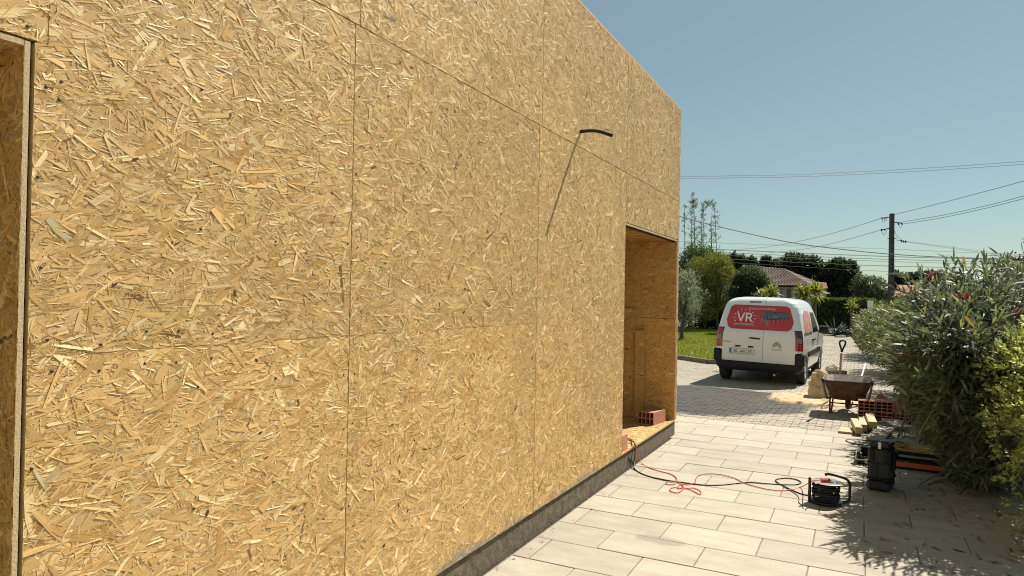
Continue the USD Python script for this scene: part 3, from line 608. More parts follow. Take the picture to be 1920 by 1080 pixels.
# stacked plan outlines: height, half width, rear y, front y, corner radii rear / front
LV = [(.28, .80, .10, 4.28, .10, .35), (.34, .875, .06, 4.33, .12, .40), (.55, .90, .045, 4.37, .12, .42), (.80, .905, .05, 4.36, .12, .42), (.95, .90, .055, 4.22, .12, .42), (1.04, .892, .065, 3.86, .12, .35), (1.12, .88, .085, 3.42, .12, .22),
      (1.30, .845, .14, 3.12, .13, .20), (1.50, .80, .20, 2.78, .14, .20), (1.62, .765, .245, 2.58, .16, .22), (1.70, .725, .29, 2.42, .19, .25), (1.755, .655, .35, 2.27, .22, .28), (1.785, .56, .44, 2.10, .24, .3), (1.80, .42, .58, 1.9, .24, .3)]
LV = [(a[0] if a[0] < .9 else .9+(a[0]-.9)*1.075, *a[1:]) for a in LV]
def outline(hw, y0, y1, r0, r1, n=6):
    pts = []
    for cx, cy, r, a0 in ((hw-r0, y0+r0, r0, -PI/2), (hw-r1, y1-r1, r1, 0), (-hw+r1, y1-r1, r1, PI/2), (-hw+r0, y0+r0, r0, PI)):
        for k in range(n+1): a = a0+PI/2*k/n; pts.append((cx+r*math.cos(a), cy+r*math.sin(a)))
    return np.array(pts)
def lv(z):
    A = np.array(LV); return [np.interp(z, A[:, 0], A[:, k]) for k in range(1, 6)]
zs = np.unique(np.concatenate([np.linspace(.28, LV[-1][0], 40), [a[0] for a in LV]]))
rings = []
for z in zs: o = outline(*lv(z)); rings.append(np.column_stack([o, np.full(len(o), z)]))
R_ = np.array(rings); nz, npt = R_.shape[:2]; v = R_.reshape(-1, 3)
i, j = np.meshgrid(np.arange(nz-1), np.arange(npt), indexing='ij')
q = np.stack([i*npt+j, i*npt+(j+1) % npt, (i+1)*npt+(j+1) % npt, (i+1)*npt+j], -1).reshape(-1, 4)
f = np.vstack([q[:, [0, 1, 2]], q[:, [0, 2, 3]]])
top = np.array([0, 1.2, 1.877]); bot = np.array([0, 2.2, .28]); k = np.arange(npt); v = np.vstack([v, top, bot]); L0 = (nz-1)*npt
f = np.vstack([f, np.stack([L0+k, L0+(k+1) % npt, np.full(npt, len(v)-2)], 1), np.stack([(k+1) % npt, k, np.full(npt, len(v)-1)], 1)])
solid = m3.Manifold(m3.Mesh(vert_properties=v.astype(np.float32), tri_verts=f.astype(np.uint32)))
WY = (.735, 3.46); WR = .315
for y in WY:
    for s in (-1, 1):
        c = m3.Manifold.cylinder(.34, .385, .385, 40, True).rotate([0, 90, 0]).translate([s*.86, y, .33]); solid = solid-c
gr = lambda lo, hi: m3.Manifold.cube([hi[k]-lo[k] for k in range(3)]).translate(list(lo))
solid = solid-gr((.098, -.2, .50), (.104, .62, 1.85))                                     # gap between the rear doors
for s in (-1, 1):
    for y in (1.72, 2.86): solid = solid-gr((min(s*.845, s*1.0), y, .40), (max(s*.845, s*1.0), y+.006, 1.66))   # side door gaps
    solid = solid-gr((min(s*.84, s*1.0), .27, .55), (max(s*.84, s*1.0), .275, 1.0))
mm = solid.to_mesh(); part('body', (lean(mm.vert_properties[:, :3]), mm.tri_verts), M['white_paint'], van, smooth=28)
def rear_y(z, x=0.0): return lv(z)[1]
def on_rear(poly, z_of=None, off=.004, th=.004):
    """A flat print or part laid on the rear doors: polygon in (x, z)."""
    v, f = prism(poly, 1.0); ins = v[:, 2] < .5
    y = np.array([rear_y(z) for z in v[:, 1]])
    w = np.stack([v[:, 0], y-off-th*np.where(ins, 0, 1), v[:, 1]], 1)
    return lean(w), f[:, ::-1] if False else f
def dense(poly, d=.05):
    return Polygon(np.vstack([np.linspace(a, b, max(2, int(np.hypot(*(np.array(b)-a))/d)+1))[:-1] for a, b in zip(np.array(poly.exterior.coords)[:-1], np.array(poly.exterior.coords)[1:])]))
def grid_on_rear(poly, off, n=14):
    """Film that follows the bend of the doors: cut into level strips."""
    from shapely import box as sbox
    mb = MB(); zz = np.linspace(poly.bounds[1], poly.bounds[3], n+1)
    for a, b in zip(zz[:-1], zz[1:]):
        g = poly.intersection(sbox(-2, a, 2, b))
        for h in getattr(g, 'geoms', [g]):
            if h.area < 1e-7 or h.geom_type != 'Polygon': continue
            m = trimesh.creation.extrude_polygon(h, 1., engine='earcut'); vv = np.array(m.vertices); top_ = vv[:, 2] > .5
            y = np.array([rear_y(z) for z in vv[:, 1]])-off-np.where(top_, .002, 0)
            mb.add(np.stack([vv[:, 0], y, vv[:, 1]], 1), np.array(m.faces))
    v, f = mb.get(); return lean(v), f
wpoly = Polygon([(-.69, 1.36), (-.62, 1.645), (-.55, 1.69), (.53, 1.69), (.60, 1.645), (.69, 1.36), (.655, 1.215), (.58, 1.165), (-.58, 1.165), (-.655, 1.215)]).buffer(.03).buffer(-.03)
from shapely import box as sbox
wl, wr = wpoly.intersection(sbox(-2, 0, .097, 3)), wpoly.intersection(sbox(.105, 0, 2, 3))
win = part('rear_window', grid_on_rear(wl, .003), M['red_film'], van); winr = part('rear_window', grid_on_rear(wr, .003), M['red_film'], van)
def words(txt, x, z, h, m, parent, name, off=.0065, bold=False, n=5, width=None):
    t = meshkit.text_mesh(txt, h, depth=1.0, bold=bold); v = np.array(t.vertices); w = v[:, 0].max()-v[:, 0].min()
    k = 1 if width is None else width/w
    v[:, 0] = (v[:, 0]-v[:, 0].min())*k+x; y = np.array([rear_y(z+q) for q in v[:, 1]])-off-np.where(v[:, 2] > .5, .0012, 0)
    part(name, (lean(np.stack([v[:, 0], y, v[:, 1]+z], 1)), np.array(t.faces)), M[m], parent)
words('Construção Light Steel Frame', -.245, 1.600, .038, 'white_film', win, 'lettering', width=.545)
words('Casas e Remodelações', -.535, 1.258, .036, 'white_film', win, 'lettering', width=.41)
words('VR', -.475, 1.335, .18, 'white_film', win, 'logo_letters', bold=True, width=.32)
for k in range(11):
    a = math.radians(205-k*23.5+ (0)); cx, cz = -.315, 1.415; r = .225
    x, z = cx+r*.95*math.cos(a), cz+r*.78*math.sin(a)
    part('logo_ray', grid_on_rear(affinity.rotate(sbox(x-.016, z-.0075, x+.016, z+.0075), math.degrees(a), origin=(x, z)), .0066, 1), M['white_film'], win)
for z, x0, x1 in ((1.475, -.46, -.30), (1.44, -.58, -.50), (1.405, -.60, -.52), (1.36, -.61, -.53), (1.32, -.61, -.53), (1.46, -.10, .06), (1.42, -.10, .05), (1.38, -.10, .0), (1.34, -.09, .02), (1.30, -.09, .0), (1.185, -.60, -.2), (1.165, -.58, -.05)):
    z += .055; part('small_print', grid_on_rear(sbox(x0, z, x1, z+.008), .0062, 1), M['pale_film'], win)
# the printed steel frame: roof planes, rafters and studs
DZ = .065
rf = Polygon([(.02, 1.385+DZ), (.13, 1.50+DZ), (.555, 1.485+DZ), (.60, 1.375+DZ), (.16, 1.325+DZ)])
part('frame_drawing', grid_on_rear(rf.intersection(sbox(-1, 0, .097, 3)), .0062, 3), M['blue_film'], win); part('frame_drawing', grid_on_rear(rf.intersection(sbox(.105, 0, 2, 3)), .0062, 6), M['blue_film'], winr)
def bar(p, q, w, m, off=.0085):
    from shapely.geometry import LineString
    p, q = (p[0], p[1]+DZ), (q[0], q[1]+DZ)
    pl = LineString([p, q]).buffer(w/2, cap_style=2)
    part('drawn_bar', grid_on_rear(pl.difference(sbox(.097, 0, .105, 3)), off, 4), M[m], winr if (p[0]+q[0])/2 > .1 else win)
for k in range(9): t = k/8; bar((.17+.40*t, 1.335+.035*t), (.135+.41*t, 1.495-.012*t), .009, 'navy_film')
for a, b in (((.03, 1.385), (.16, 1.33)), ((.16, 1.33), (.6, 1.372)), ((.13, 1.5), (.16, 1.33)), ((.13, 1.497), (.555, 1.482)), ((.3, 1.49), (.40, 1.345)), ((.25, 1.40), (.36, 1.41))): bar(a, b, .012, 'navy_film')
bar((.27, 1.395), (.37, 1.40), .022, 'grey_film', .0095)
for k in range(7): x = .03+.022*k; bar((x, 1.372-.007*k), (x+.004, 1.27-.013*k), .007, 'grey_film')
for k in range(9): x = .20+.042*k; bar((x, 1.325+.004*k), (x+.002, 1.20+.016*k), .008, 'navy_film' if k % 2 else 'grey_film')
part('door_handle', grid_on_rear(Polygon([(-.20, .985), (-.17, 1.0), (.03, .993), (.05, .975), (.03, .96), (-.16, .965)]), .012, 2), M['black'], van)
for x0 in (-.47, -.20): part('plate_lamp', grid_on_rear(sbox(x0, .775, x0+.11, .81), .012, 1), M['black'], van)
v, f = chbox((.52, .012, .112), .004); pl_ = part('number_plate', (lean(v+np.array([-.33, rear_y(.69)-.012, .69])), f), M['plate_white'], van)
v, f = chbox((.042, .002, .104), 0); part('blue_strip', (lean(v+np.array([-.563, rear_y(.69)-.0195, .69])), f), M['plate_blue'], pl_)
words('AL 44 UR', -.50, .656, .070, 'ink', pl_, 'plate_letters', off=.0188, width=.385)
words('P', -.572, .655, .022, 'plate_white', pl_, 'country_letter', off=.021)
for lo, hi in (((-.588, .635), (-.072, .639)), ((-.588, .741), (-.072, .745)), ((-.588, .64), (-.584, .74)), ((-.076, .64), (-.072, .74))): part('plate_border', grid_on_rear(sbox(*lo, *hi), .0188, 1), M['ink'], pl_)
for dz in (0, .045):
    c = Polygon([(.30, .80+dz), (.385, .865+dz), (.47, .80+dz), (.47, .822+dz), (.385, .893+dz), (.30, .822+dz)]); part('badge_chevron', grid_on_rear(c, .006, 3), M['badge'], van)
words('CITROËN', .275, .752, .026, 'badge', van, 'badge_letters', off=.004, width=.21)
words('berlingo', -.80+.035, .865, .030, 'badge', van, 'badge_letters', off=.004, width=.19)
part('brake_lamp', grid_on_rear(sbox(-.235, 1.752, -.0, 1.776), .008, 2), M['lamp_dark'], van)
# tail lamps wrap the corners
def corner_patch(z0, z1, a0, a1, off, m, name, parent, side, n=7, nz_=8):
    zz = np.linspace(z0, z1, nz_); vv = []
    for o in (off, -.02):
        for z in zz:
            hw, y0, _, r0, _ = lv(z)
            for a in np.linspace(a0, a1, n):
                r = r0+o; vv.append((side*(hw-r0+r*math.cos(a)), y0+r0+r*math.sin(a), z))
    vv = np.array(vv); N = nz_*n; F = []
    for i_ in range(nz_-1):
        for j_ in range(n-1):
            a = i_*n+j_; F.append((a, a+1, a+n+1, a+n))
    def rim(ids):
        for a, b in zip(ids, ids[1:]+ids[:1]): F.append((a, a+N, b+N, b))
    rim(list(range(n))+[k_*n+n-1 for k_ in range(1, nz_)]+list(range(nz_*n-2, nz_*n-n-1, -1))+[k_*n for k_ in range(nz_-2, 0, -1)])
    return part(name, MB().add(lean(vv), F), M[m], parent, smooth=35)
for s in (-1, 1):
    lp_ = corner_patch(.765, 1.19, -PI/2-.35, -.50, .006, 'lamp_dark', 'tail_lamp', van, s)
    corner_patch(1.045, 1.15, -PI/2+.05, -.7, .0095, 'lamp_red' if s < 0 else 'lamp_dark', 'brake_light', lp_, s, nz_=4)
    corner_patch(.925, 1.03, -PI/2+.05, -.7, .0095, 'lamp_clear', 'reversing_light', lp_, s, nz_=4)
    corner_patch(.79, .91, -PI/2-.08, -.65, .0105, 'lamp_red', 'rear_light', lp_, s, nz_=4)
# bumper
def loft_strip(z0, z1, off, a_in):
    zz = np.linspace(z0, z1, 6); vv = []
    for z in zz:
        o = outline(lv(z)[0]+off, lv(z)[1]-off, lv(z)[2], .13, lv(z)[4]); n_ = len(o); h = n_//4
        idx = list(range(n_-h, n_))+list(range(0, h)); p = o[idx]; p = np.vstack([[p[0][0], a_in], p, [p[-1][0], a_in]]); vv.append(np.column_stack([p, np.full(len(p), z)]))
    vv = np.array(vv); a, b = vv.shape[:2]; i_, j_ = np.meshgrid(np.arange(a-1), np.arange(b-1), indexing='ij')
    return vv.reshape(-1, 3), np.stack([i_*b+j_, i_*b+j_+1, (i_+1)*b+j_+1, (i_+1)*b+j_], -1).reshape(-1, 4)
bm = MB(); bm.add(*loft_strip(.27, .47, .022, .36)); bm.box((-.9, .04, .46), (.9, .2, .471))
v, f = bm.get(); part('bumper', (lean(v), f), M['plastic_grey'], van, smooth=40)
for s in (-1, 1):
    m_ = MB(); x0, x1 = sorted((s*.745, s*.928)); m_.box((x0, .02, .44), (x1, .34, .715), None, .03)
    v, f = m_.get(); part('bumper_corner', (lean(v), f), M['plastic_grey'], van)
    # side windows, glass and print, rub strip, mirror, handle, sill
    def side(poly, off, th, name, m, parent=van, n=10):
        mb = MB(); zz_ = np.linspace(poly.bounds[1], poly.bounds[3], n+1)
        for a, b in zip(zz_[:-1], zz_[1:]):
            g = poly.intersection(sbox(-2, a, 9, b))
            for h in getattr(g, 'geoms', [g]):
                if h.geom_type != 'Polygon' or h.area < 1e-7: continue
                e = trimesh.creation.extrude_polygon(h, 1., engine='earcut'); vv = np.array(e.vertices)
                x = np.array([lv(z)[0] for z in vv[:, 1]])+off+np.where(vv[:, 2] > .5, th, 0); mb.add(np.stack([s*x, vv[:, 0], vv[:, 1]], 1), np.array(e.faces))
        v, f = mb.get(); return part(name, (lean(v), f), M[m], parent)
    qw = Polygon([(.52, 1.16), (.60, 1.52), (.72, 1.58), (1.50, 1.57), (1.64, 1.14), (.56, 1.13)]).buffer(.02)
    side(qw, .001, .003, 'side_window', 'faded_film'); 
    sw = Polygon([(1.80, 1.10), (1.82, 1.57), (2.35, 1.55), (2.80, 1.16), (2.80, 1.10)]); side(sw, .001, .003, 'door_window', 'glass_dark')
    side(sbox(.92, .60, 2.78, .72), .0, .022, 'rub_strip', 'plastic_grey', n=2); side(sbox(2.9, .60, 3.05, .72), 0, .022, 'rub_strip', 'plastic_grey', n=2)
    for y in (1.56, 1.78): side(Polygon([(y, .93), (y+.16, .93), (y+.16, .965), (y, .965)]), .0, .035, 'side_handle', 'plastic_grey', n=1)
    side(sbox(.30, 1.115, 1.62, 1.135), .0, .02, 'window_rail', 'plastic_grey', n=1)
    mv, mf = chbox((.205, .11, .19), .035); part('mirror', (lean(mv+np.array([s*1.0, 2.90, 1.14])), mf), M['black'], van)
    mv, mf = chbox((.15, .012, .13), .004); part('mirror_glass', (lean(mv+np.array([s*1.0, 2.836, 1.14])), mf), M['glass_dark'], van)
    mv, mf = chbox((.2, .06, .04), .01); part('mirror_arm', (lean(mv+np.array([s*.90, 2.93, 1.08])), mf), M['black'], van)
v, f = MB().box((-.8, .5, .22), (.8, 3.9, .29)).get(); part('underbody', (lean(v), f), M['rubber'], van)
v, f = prism(Polygon([(-.70, 0), (-.62, .46), (.62, .46), (.70, 0)]), .004)
p_ = np.array([[0, 3.36, 1.15]]); dirz = np.array([0, -.62, .46])/math.hypot(.62, .46)
part('windscreen', (lean(np.stack([v[:, 0], 3.405-v[:, 1]*1.34-v[:, 2]*0+.02, 1.14+v[:, 1]+v[:, 2]+.004], 1)), f), M['glass_dark'], van)
for y in WY:
    for s in (-1, 1):
        cx = s*.80
        t_ = lathe([(.19, -.085), (.285, -.095), (.31, -.08), (WR, -.04), (WR, .04), (.31, .08), (.285, .095), (.19, .085)], 36, axis=0, center=(cx, y, WR)); tyre = part('wheel', t_, M['rubber'], van, smooth=40)
        o = .07 if s > 0 else -.07
        rim = part('rim', lathe([(.0, .075*s), (.04, .078*s), (.05, .066*s), (.13, .055*s), (.17, .07*s), (.195, .082*s), (.2, .06*s), (.19, -.05*s)], 36, axis=0, center=(cx, y, WR)), M['alloy'], tyre, smooth=35)
        for k_ in range(10):
            a = k_*PI/5; part('rim_slot', lathe([(0, .0665*s), (.017, .0665*s), (.017, .05*s)], 8, axis=0, center=(cx, y+.148*math.cos(a), WR+.148*math.sin(a))), M['ink'], tyre)
part('exhaust', MB().tube([(.35, .5, .24), (.35, .05, .22)], .025, 10), M['steel'], van)

# ------------------------------------------------------------------ wheelbarrow and what stands round it
wb = thing('wheelbarrow', 'rusty wheelbarrow with a worn steel tray, handles toward the camera', 'wheelbarrow', (1.87, 11.6, -.03))
zg = -.03; W0 = np.array([1.87, 11.6, zg])
P = lambda x, y, z: W0+np.array([x, y, z-.06*(z > .25)])
def tray():
    R = [(.22, -.22, .335), (.31, .30, .36), (.325, -.32, .60), (.325, .62, .60)]
    ring = lambda hw, y0, y1, z, r: [(x, y, z) for x, y in [(hw-r, y0), (hw, y0+r), (hw, y1-r), (hw-r, y1), (-hw+r, y1), (-hw, y1-r), (-hw, y0+r), (-hw+r, y0)]]
    levels = [(.19, -.18, .24, .30, .07), (.24, -.23, .36, .38, .08), (.29, -.29, .50, .49, .09), (.325, -.33, .62, .60, .10), (.345, -.35, .64, .602, .10), (.345, -.35, .64, .590, .10)]
    inner = [(.318, -.323, .612, .594, .10), (.285, -.285, .495, .488, .09), (.235, -.225, .355, .385, .08), (.185, -.175, .235, .312, .07)]
    def loft(levels, flip):
        v = np.array([ring(a, b, c, z-.06, r) for a, b, c, z, r in levels]).reshape(-1, 3)+W0; n = 8; F = []
        for i in range(len(levels)-1):
            for j in range(n): F.append((i*n+j, i*n+(j+1) % n, (i+1)*n+(j+1) % n, (i+1)*n+j))
        T3 = [tuple(x) for q in F for x in ((q[0], q[1], q[2]), (q[0], q[2], q[3]))]
        b = 0 if not flip else (len(levels)-1)*n
        T3 += [(b, b+k+1, b+k) for k in range(1, n-1)]
        return v, np.array(T3)
    return loft(levels, False), loft(inner, True)
to, ti = tray(); part('tray', to, M['rust'], wb); part('tray_lining', ti, M['rust_light'], wb, label='worn grey inside of the tray')
for s in (-1, 1):
    hpts = spline([P(s*.10, .62, .22), P(s*.20, .2, .29), P(s*.27, -.22, .33), P(s*.30, -.42, .46), P(s*.315, -.60, .60), P(s*.315, -.72, .635)], 6)
    part('handle_bar', MB().tube(hpts, .017, 8), M['rust_light'], wb, smooth=60)
    part('grip', MB().tube(np.array([P(s*.315, -.60, .605), P(s*.315, -.68, .632), P(s*.315, -.76, .642)]), .022, 10), M['rubber'], wb, smooth=60)
    part('leg', MB().box((-.012, -.022, 0), (.012, .022, .34), frame(P(s*.24, -.05, 0), (1, 0, 0), (0, 1, 0), (0, 0, 1)), .003), M['rust'], wb)
    part('leg', MB().box((-.012, -.018, 0), (.012, .018, .33), frame(P(s*.225, .06, 0), (1, 0, 0), (0, 1, 0), (-s*.1, .3, .95)), .003), M['rust'], wb)
part('brace', MB().tube([P(-.24, -.04, .17), P(.24, -.04, .17)], .010, 6), M['rust'], wb)
part('wheel', lathe([(.11, -.03), (.165, -.04), (.185, -.02), (.19, 0), (.185, .02), (.165, .04), (.11, .03)], 28, axis=0, center=P(0, .60, .19)), M['rubber'], wb, smooth=40)
part('wheel_hub', lathe([(0, -.05), (.03, -.05), (.11, -.02), (.11, .02), (.03, .05), (0, .05)], 18, axis=0, center=P(0, .60, .19)), M['rust'], wb, smooth=40)
part('fork', MB().box((-.07, .3, .20), (-.055, .66, .23), frame(W0, (1, 0, 0), (0, 1, 0), (0, 0, 1))), M['rust'], wb); part('fork', MB().box((.055, .3, .20), (.07, .66, .23), frame(W0, (1, 0, 0), (0, 1, 0), (0, 0, 1))), M['rust'], wb)
sh = thing('broken_brick', 'small pink piece of brick lying in the wheelbarrow', 'brick piece', P(-.10, .2, .33)); part('fragment', blob(P(-.10, .05, .42), (.05, .06, .045), 5, .3, 2, 2), M['terracotta'], sh)
hoe = thing('hoe', 'tool with a white handle leaning in the wheelbarrow', 'hoe', P(.15, .3, .6))
h0, h1 = at_depth(1613, 714, 11.4), at_depth(1622.5, 682, 12.0)
part('handle', MB().tube([h0, h1], .014, 8), M['white_wall'], hoe, smooth=60)
part('socket', MB().tube(spline([at_depth(1595, 722, 11.2), at_depth(1606, 717, 11.3), at_depth(1620, 713, 11.5), at_depth(1632, 712, 11.6)], 5), .02, 8), M['rubber'], hoe, smooth=60)
# bricks stacked beside the wheelbarrow, holes toward the camera
gb = 'hollow bricks stacked beside the wheelbarrow'
for k, (x, y, z) in enumerate([(2.12, 10.98, -.018), (2.345, 11.0, -.018), (2.125, 10.99, .135), (2.35, 11.02, .135), (2.58, 11.04, -.018)]):
    put_brick('stacked_brick', ['bottom hollow brick of the stack beside the wheelbarrow, left one', 'bottom hollow brick of the stack, partly under the oleander', 'top hollow brick of the stack beside the wheelbarrow, left one', 'top hollow brick of the stack, partly under the oleander', 'hollow brick of the stack deepest under the oleander'][k], (x, y, z), -.03+.02*k, (.215, .148, 3, 3, .3), group=gb)
put_brick('upright_brick', 'hollow brick standing on end behind the brick stack by the wheelbarrow', (2.30, 11.35, .02), .3, (.2, .13, 3, 2, .3), stand=True)
rng = np.random.default_rng(31)
pr_ = thing('broken_bricks_heap', 'heap of broken bricks under the oleander behind the stack', 'rubble heap', (2.55, 11.6, 0))
for k in range(26):
    c = np.array([rng.uniform(2.32, 2.75), rng.uniform(11.2, 12.3), rng.uniform(0, .22)]); part('fragment', blob(c, rng.uniform(.03, .08, 3), 40+k, .35, 2, 1), M['terracotta'], pr_)
# sand: spread heap, sack, stone
xs = np.linspace(-.1, 2.3, 80); ysd = np.linspace(12.15, 15.2, 90); X, Y = np.meshgrid(xs, ysd)
rr = np.hypot((X-1.33)/.80, (Y-13.35)/.95)+.5*(meshkit.fbm(np.stack([X*2.2, Y*2.2, X*0], -1), 4, 3)-.5)
Hh = .10*np.clip(1.02-rr, 0, 1)**.7+.11*np.clip(meshkit.fbm(np.stack([X*8, Y*8, X*0], -1), 4, 5)-.47, 0, 1)*(rr < .98)-.03*(rr > 1.0)
v = np.stack([X, Y, drop(Y)+Hh+.003], -1).reshape(-1, 3); i, j = np.meshgrid(np.arange(89), np.arange(79), indexing='ij')
q = np.stack([i*80+j, i*80+j+1, (i+1)*80+j+1, (i+1)*80+j], -1).reshape(-1, 4); keep = (rr.reshape(-1)[q] < 1.08).any(1)
sd = part('sand_heap', compact(v, q[keep]), M['sand'], smooth=True, kind='stuff'); tag(sd, 'low heap of yellow sand spread over the drive beside the sack', 'sand')
def sack(c, r, seed, amp): 
    m = trimesh.creation.icosphere(4); v = np.array(m.vertices); v = np.sign(v)*np.abs(v)**.8
    v = v*(1+amp*(meshkit.fbm(v*[2.2, 2.2, 1.4]+seed*3.1+9, 4, seed)-.5)*2)[:, None]; v[:, :2] *= (1.05-.28*v[:, 2:3]); return v*np.array(r)+np.array(c), np.array(m.faces)
sk = thing('sand_sack', 'lumpy beige sack of sand standing on the spilled sand', 'sack', (1.47, 13.2, -.07))
part('sack_body', sack((1.45, 13.2, .13), (.22, .17, .22), 3, .42), M['sack'], sk, smooth=50); part('sack_top', sack((1.42, 13.25, .37), (.13, .12, .11), 6, .45), M['sack'], sk, smooth=50)
part('sack_tail', sack((1.66, 13.15, .08), (.10, .12, .14), 9, .45), M['sack'], sk, smooth=50)
st_ = thing('strap', 'frayed beige strap hanging over the sand by the wheelbarrow leg', 'strap', on_ground(1545, 762)); part('band', MB().tube(spline([at_depth(1562, 738, 11.3), at_depth(1556, 742, 11.2), at_depth(1552, 752, 11.1), at_depth(1543, 758, 11.05), at_depth(1541, 765, 11.0)], 5), .018, 6), M['sack'], st_, smooth=60)
sn = thing('stone', 'small round brown stone lying on the spilled sand', 'stone', on_ground(1502, 749)); part('stone_body', blob(on_ground(1502, 749)+[0, 0, .05], (.065, .06, .055), 8, .2), M['handle_wood'], sn, smooth=True)
tb = at_depth(1566, 700, 13.6); tb[2] = float(drop(tb[1]))
tub = thing('rubble_tub', 'brown tub heaped with pale rubble standing behind the sand sack', 'tub', tb)
part('tub_shell', lathe([(0, .0), (.17, .0), (.20, .28), (.215, .42), (.225, .43), (.205, .42), (.19, .36), (0, .36)], 24, center=tb), M['bucket'], tub, smooth=40)
part('tub_band', lathe([(.202, .24), (.212, .25), (.222, .36), (.212, .37)], 24, center=tb), M['rubber'], tub, smooth=40)
for k in range(16):
    a = rng.uniform(0, 2*PI); r = rng.uniform(0, .14); part('rubble_piece', blob(tb+[r*math.cos(a), r*math.sin(a), .42+.12*(1-r/.15)*rng.random()], rng.uniform(.035, .075, 3), 80+k, .3, 2, 1), M['rubble'], tub)
sp = thing('spade', 'spade with a black D-shaped grip standing upright beside the rubble tub', 'spade', on_ground(1574, 712))
s0, s1, s2 = at_depth(1574, 712, 13.4), at_depth(1577.5, 662, 13.4), at_depth(1578.5, 654, 13.4)
part('shaft', MB().tube([s0, s1], .02, 8), M['handle_wood'], sp, smooth=60)
part('grip', MB().tube(spline([at_depth(1578, 660, 13.4), at_depth(1577.5, 655, 13.4), at_depth(1574.5, 645, 13.4), at_depth(1575.5, 640, 13.4), at_depth(1580, 638.5, 13.4), at_depth(1585, 640.5, 13.4), at_depth(1585, 645, 13.4), at_depth(1580.5, 654, 13.4), at_depth(1578.5, 660, 13.4)], 5), .017, 8), M['rubber'], sp, smooth=60)
bl = Polygon([(-.1, 0), (-.11, -.22), (-.07, -.30), (0, -.33), (.07, -.30), (.11, -.22), (.1, 0)]); v, f = prism(bl, .008); part('blade', (np.array([0, 0, .0])+np.stack([v[:, 0]+s0[0], v[:, 2]+s0[1], v[:, 1]+s0[2]+.06], 1), f), M['rust_light'], sp)

# ------------------------------------------------------------------ plants
def unit(a): return a/(np.linalg.norm(a, axis=-1, keepdims=True)+1e-9)
def leaf_quads(C, D, N, L, W, fold=.25):
    """Folded diamond leaves: two triangles each."""
    D = unit(D); S = unit(np.cross(D, N)); Nn = np.cross(S, D); L, W = L[:, None], W[:, None]
    mid = C+D*L*.45; v = np.stack([C, mid+S*W*.5+Nn*W*fold, C+D*L, mid-S*W*.5+Nn*W*fold], 1)
    k = np.arange(len(C))[:, None]*4
    f = np.concatenate([k+[[0, 1, 2]], k+[[0, 2, 3]]]); return v.reshape(-1, 3), f, 4
def leaf_long(C, D, N, L, W, droop):
    """Long lance-shaped leaves that bend down: six triangles each."""
    D = unit(D); S = unit(np.cross(D, N)); Nn = np.cross(S, D); L, W = L[:, None], W[:, None]; dz = np.array([0, 0, -1.0])
    P = lambda t: C+D*L*t+dz*L*(droop[:, None]*t*t)
    v = np.stack([P(0), P(.35)+S*W*.5+Nn*W*.15, P(.35)-S*W*.5+Nn*W*.15, P(.72)+S*W*.36+Nn*W*.1, P(.72)-S*W*.36+Nn*W*.1, P(1.)], 1)
    k = np.arange(len(C))[:, None]*6
    f = np.concatenate([k+[[a]] for a in ([0, 1, 2], [1, 3, 2], [2, 3, 4], [3, 5, 4])], 0).reshape(-1, 3); return v.reshape(-1, 3), f, 6
def tints(n, g, base, var=.35, yellow=.25, share=1):
    t = np.array(base)[None]*np.exp(g.normal(0, var, (n, 1))); t = t*(1+np.array([yellow, yellow*.55, 0])*g.uniform(-.6, 1, (n, 1))); return np.clip(t, .004, .6)
def crown_points(blobs, n, g, shell=.45, clump=.0, freq=1.5, seed=0):
    """Points in a group of ellipsoids (centre, radii), denser outward, with gaps; and the outward direction."""
    vol = np.array([np.prod(b[1])**.75 for b in blobs]); idx = g.choice(len(blobs), n*2, p=vol/vol.sum())
    d = unit(g.normal(size=(n*2, 3))); r = g.random(n*2)**shell*(.86+.28*meshkit.noise(d*2.3+idx[:, None]*5.1, seed+3))
    c = np.array([b[0] for b in blobs])[idx]; R = np.array([b[1] for b in blobs])[idx]; p = c+d*r[:, None]*R
    if clump:
        sc = R.mean(); q = meshkit.fbm(p*freq/sc+seed*1.7, 3, seed); keep = q > np.quantile(q, clump*.8); p, d = p[keep], d[keep]
    return p[:n], d[:n]
def crown(parent, blobs, n, L, W, base, seed, name='crown', clump=.35, freq=2.0, up=.3, var=.35, yellow=.3, shell=.45, fold=.25, long=False):
    g = np.random.default_rng(seed); p, d = crown_points(blobs, n, g, shell, clump, freq, seed); n = len(p)
    D = unit(d*.7+g.normal(0, .8, (n, 3))+[0, 0, up]); N = unit(g.normal(0, .7, (n, 3))+[0, 0, 1.0]); l = L*g.uniform(.6, 1.35, n); w = W*g.uniform(.7, 1.3, n)
    v, f, k = leaf_long(p, D, N, l, w, g.uniform(.1, .6, n)) if long else leaf_quads(p, D, N, l, w, fold)
    return part(name, MB().add(v, f), M['leaf'], parent, tint=np.repeat(tints(n, g, base, var, yellow), k, 0))
def limbs(parent, base, blobs, r0, seed, m='bark', n=9, name='trunk', fork=.45):
    """Tapered trunk, with limbs that reach into the crown as its own part."""
    g = np.random.default_rng(seed); base = np.array(base, float); cc = np.mean([b[0] for b in blobs], 0); fk = base+(cc-base)*fork; fk[:2] += g.normal(0, .03, 2)
    tr_ = MB().tube(spline([base, base*.5+fk*.5+g.normal(0, .02, 3)*[1, 1, 0], fk], 5), np.linspace(r0, r0*.7, 11), 10); part(name, tr_, M[m], parent, smooth=60)
    lm = MB()
    for k in range(n):
        b = blobs[k % len(blobs)]; e = b[0]+unit(g.normal(size=3)+[0, 0, .5])*np.array(b[1])*.75; midp = fk*.5+e*.5+[0, 0, .08*np.linalg.norm(e-fk)]
        lm.tube(spline([fk, midp, e], 4), np.linspace(r0*.5, r0*.1, 9), 6)
    part('limbs', lm, M[m], parent, smooth=60, kind='stuff')
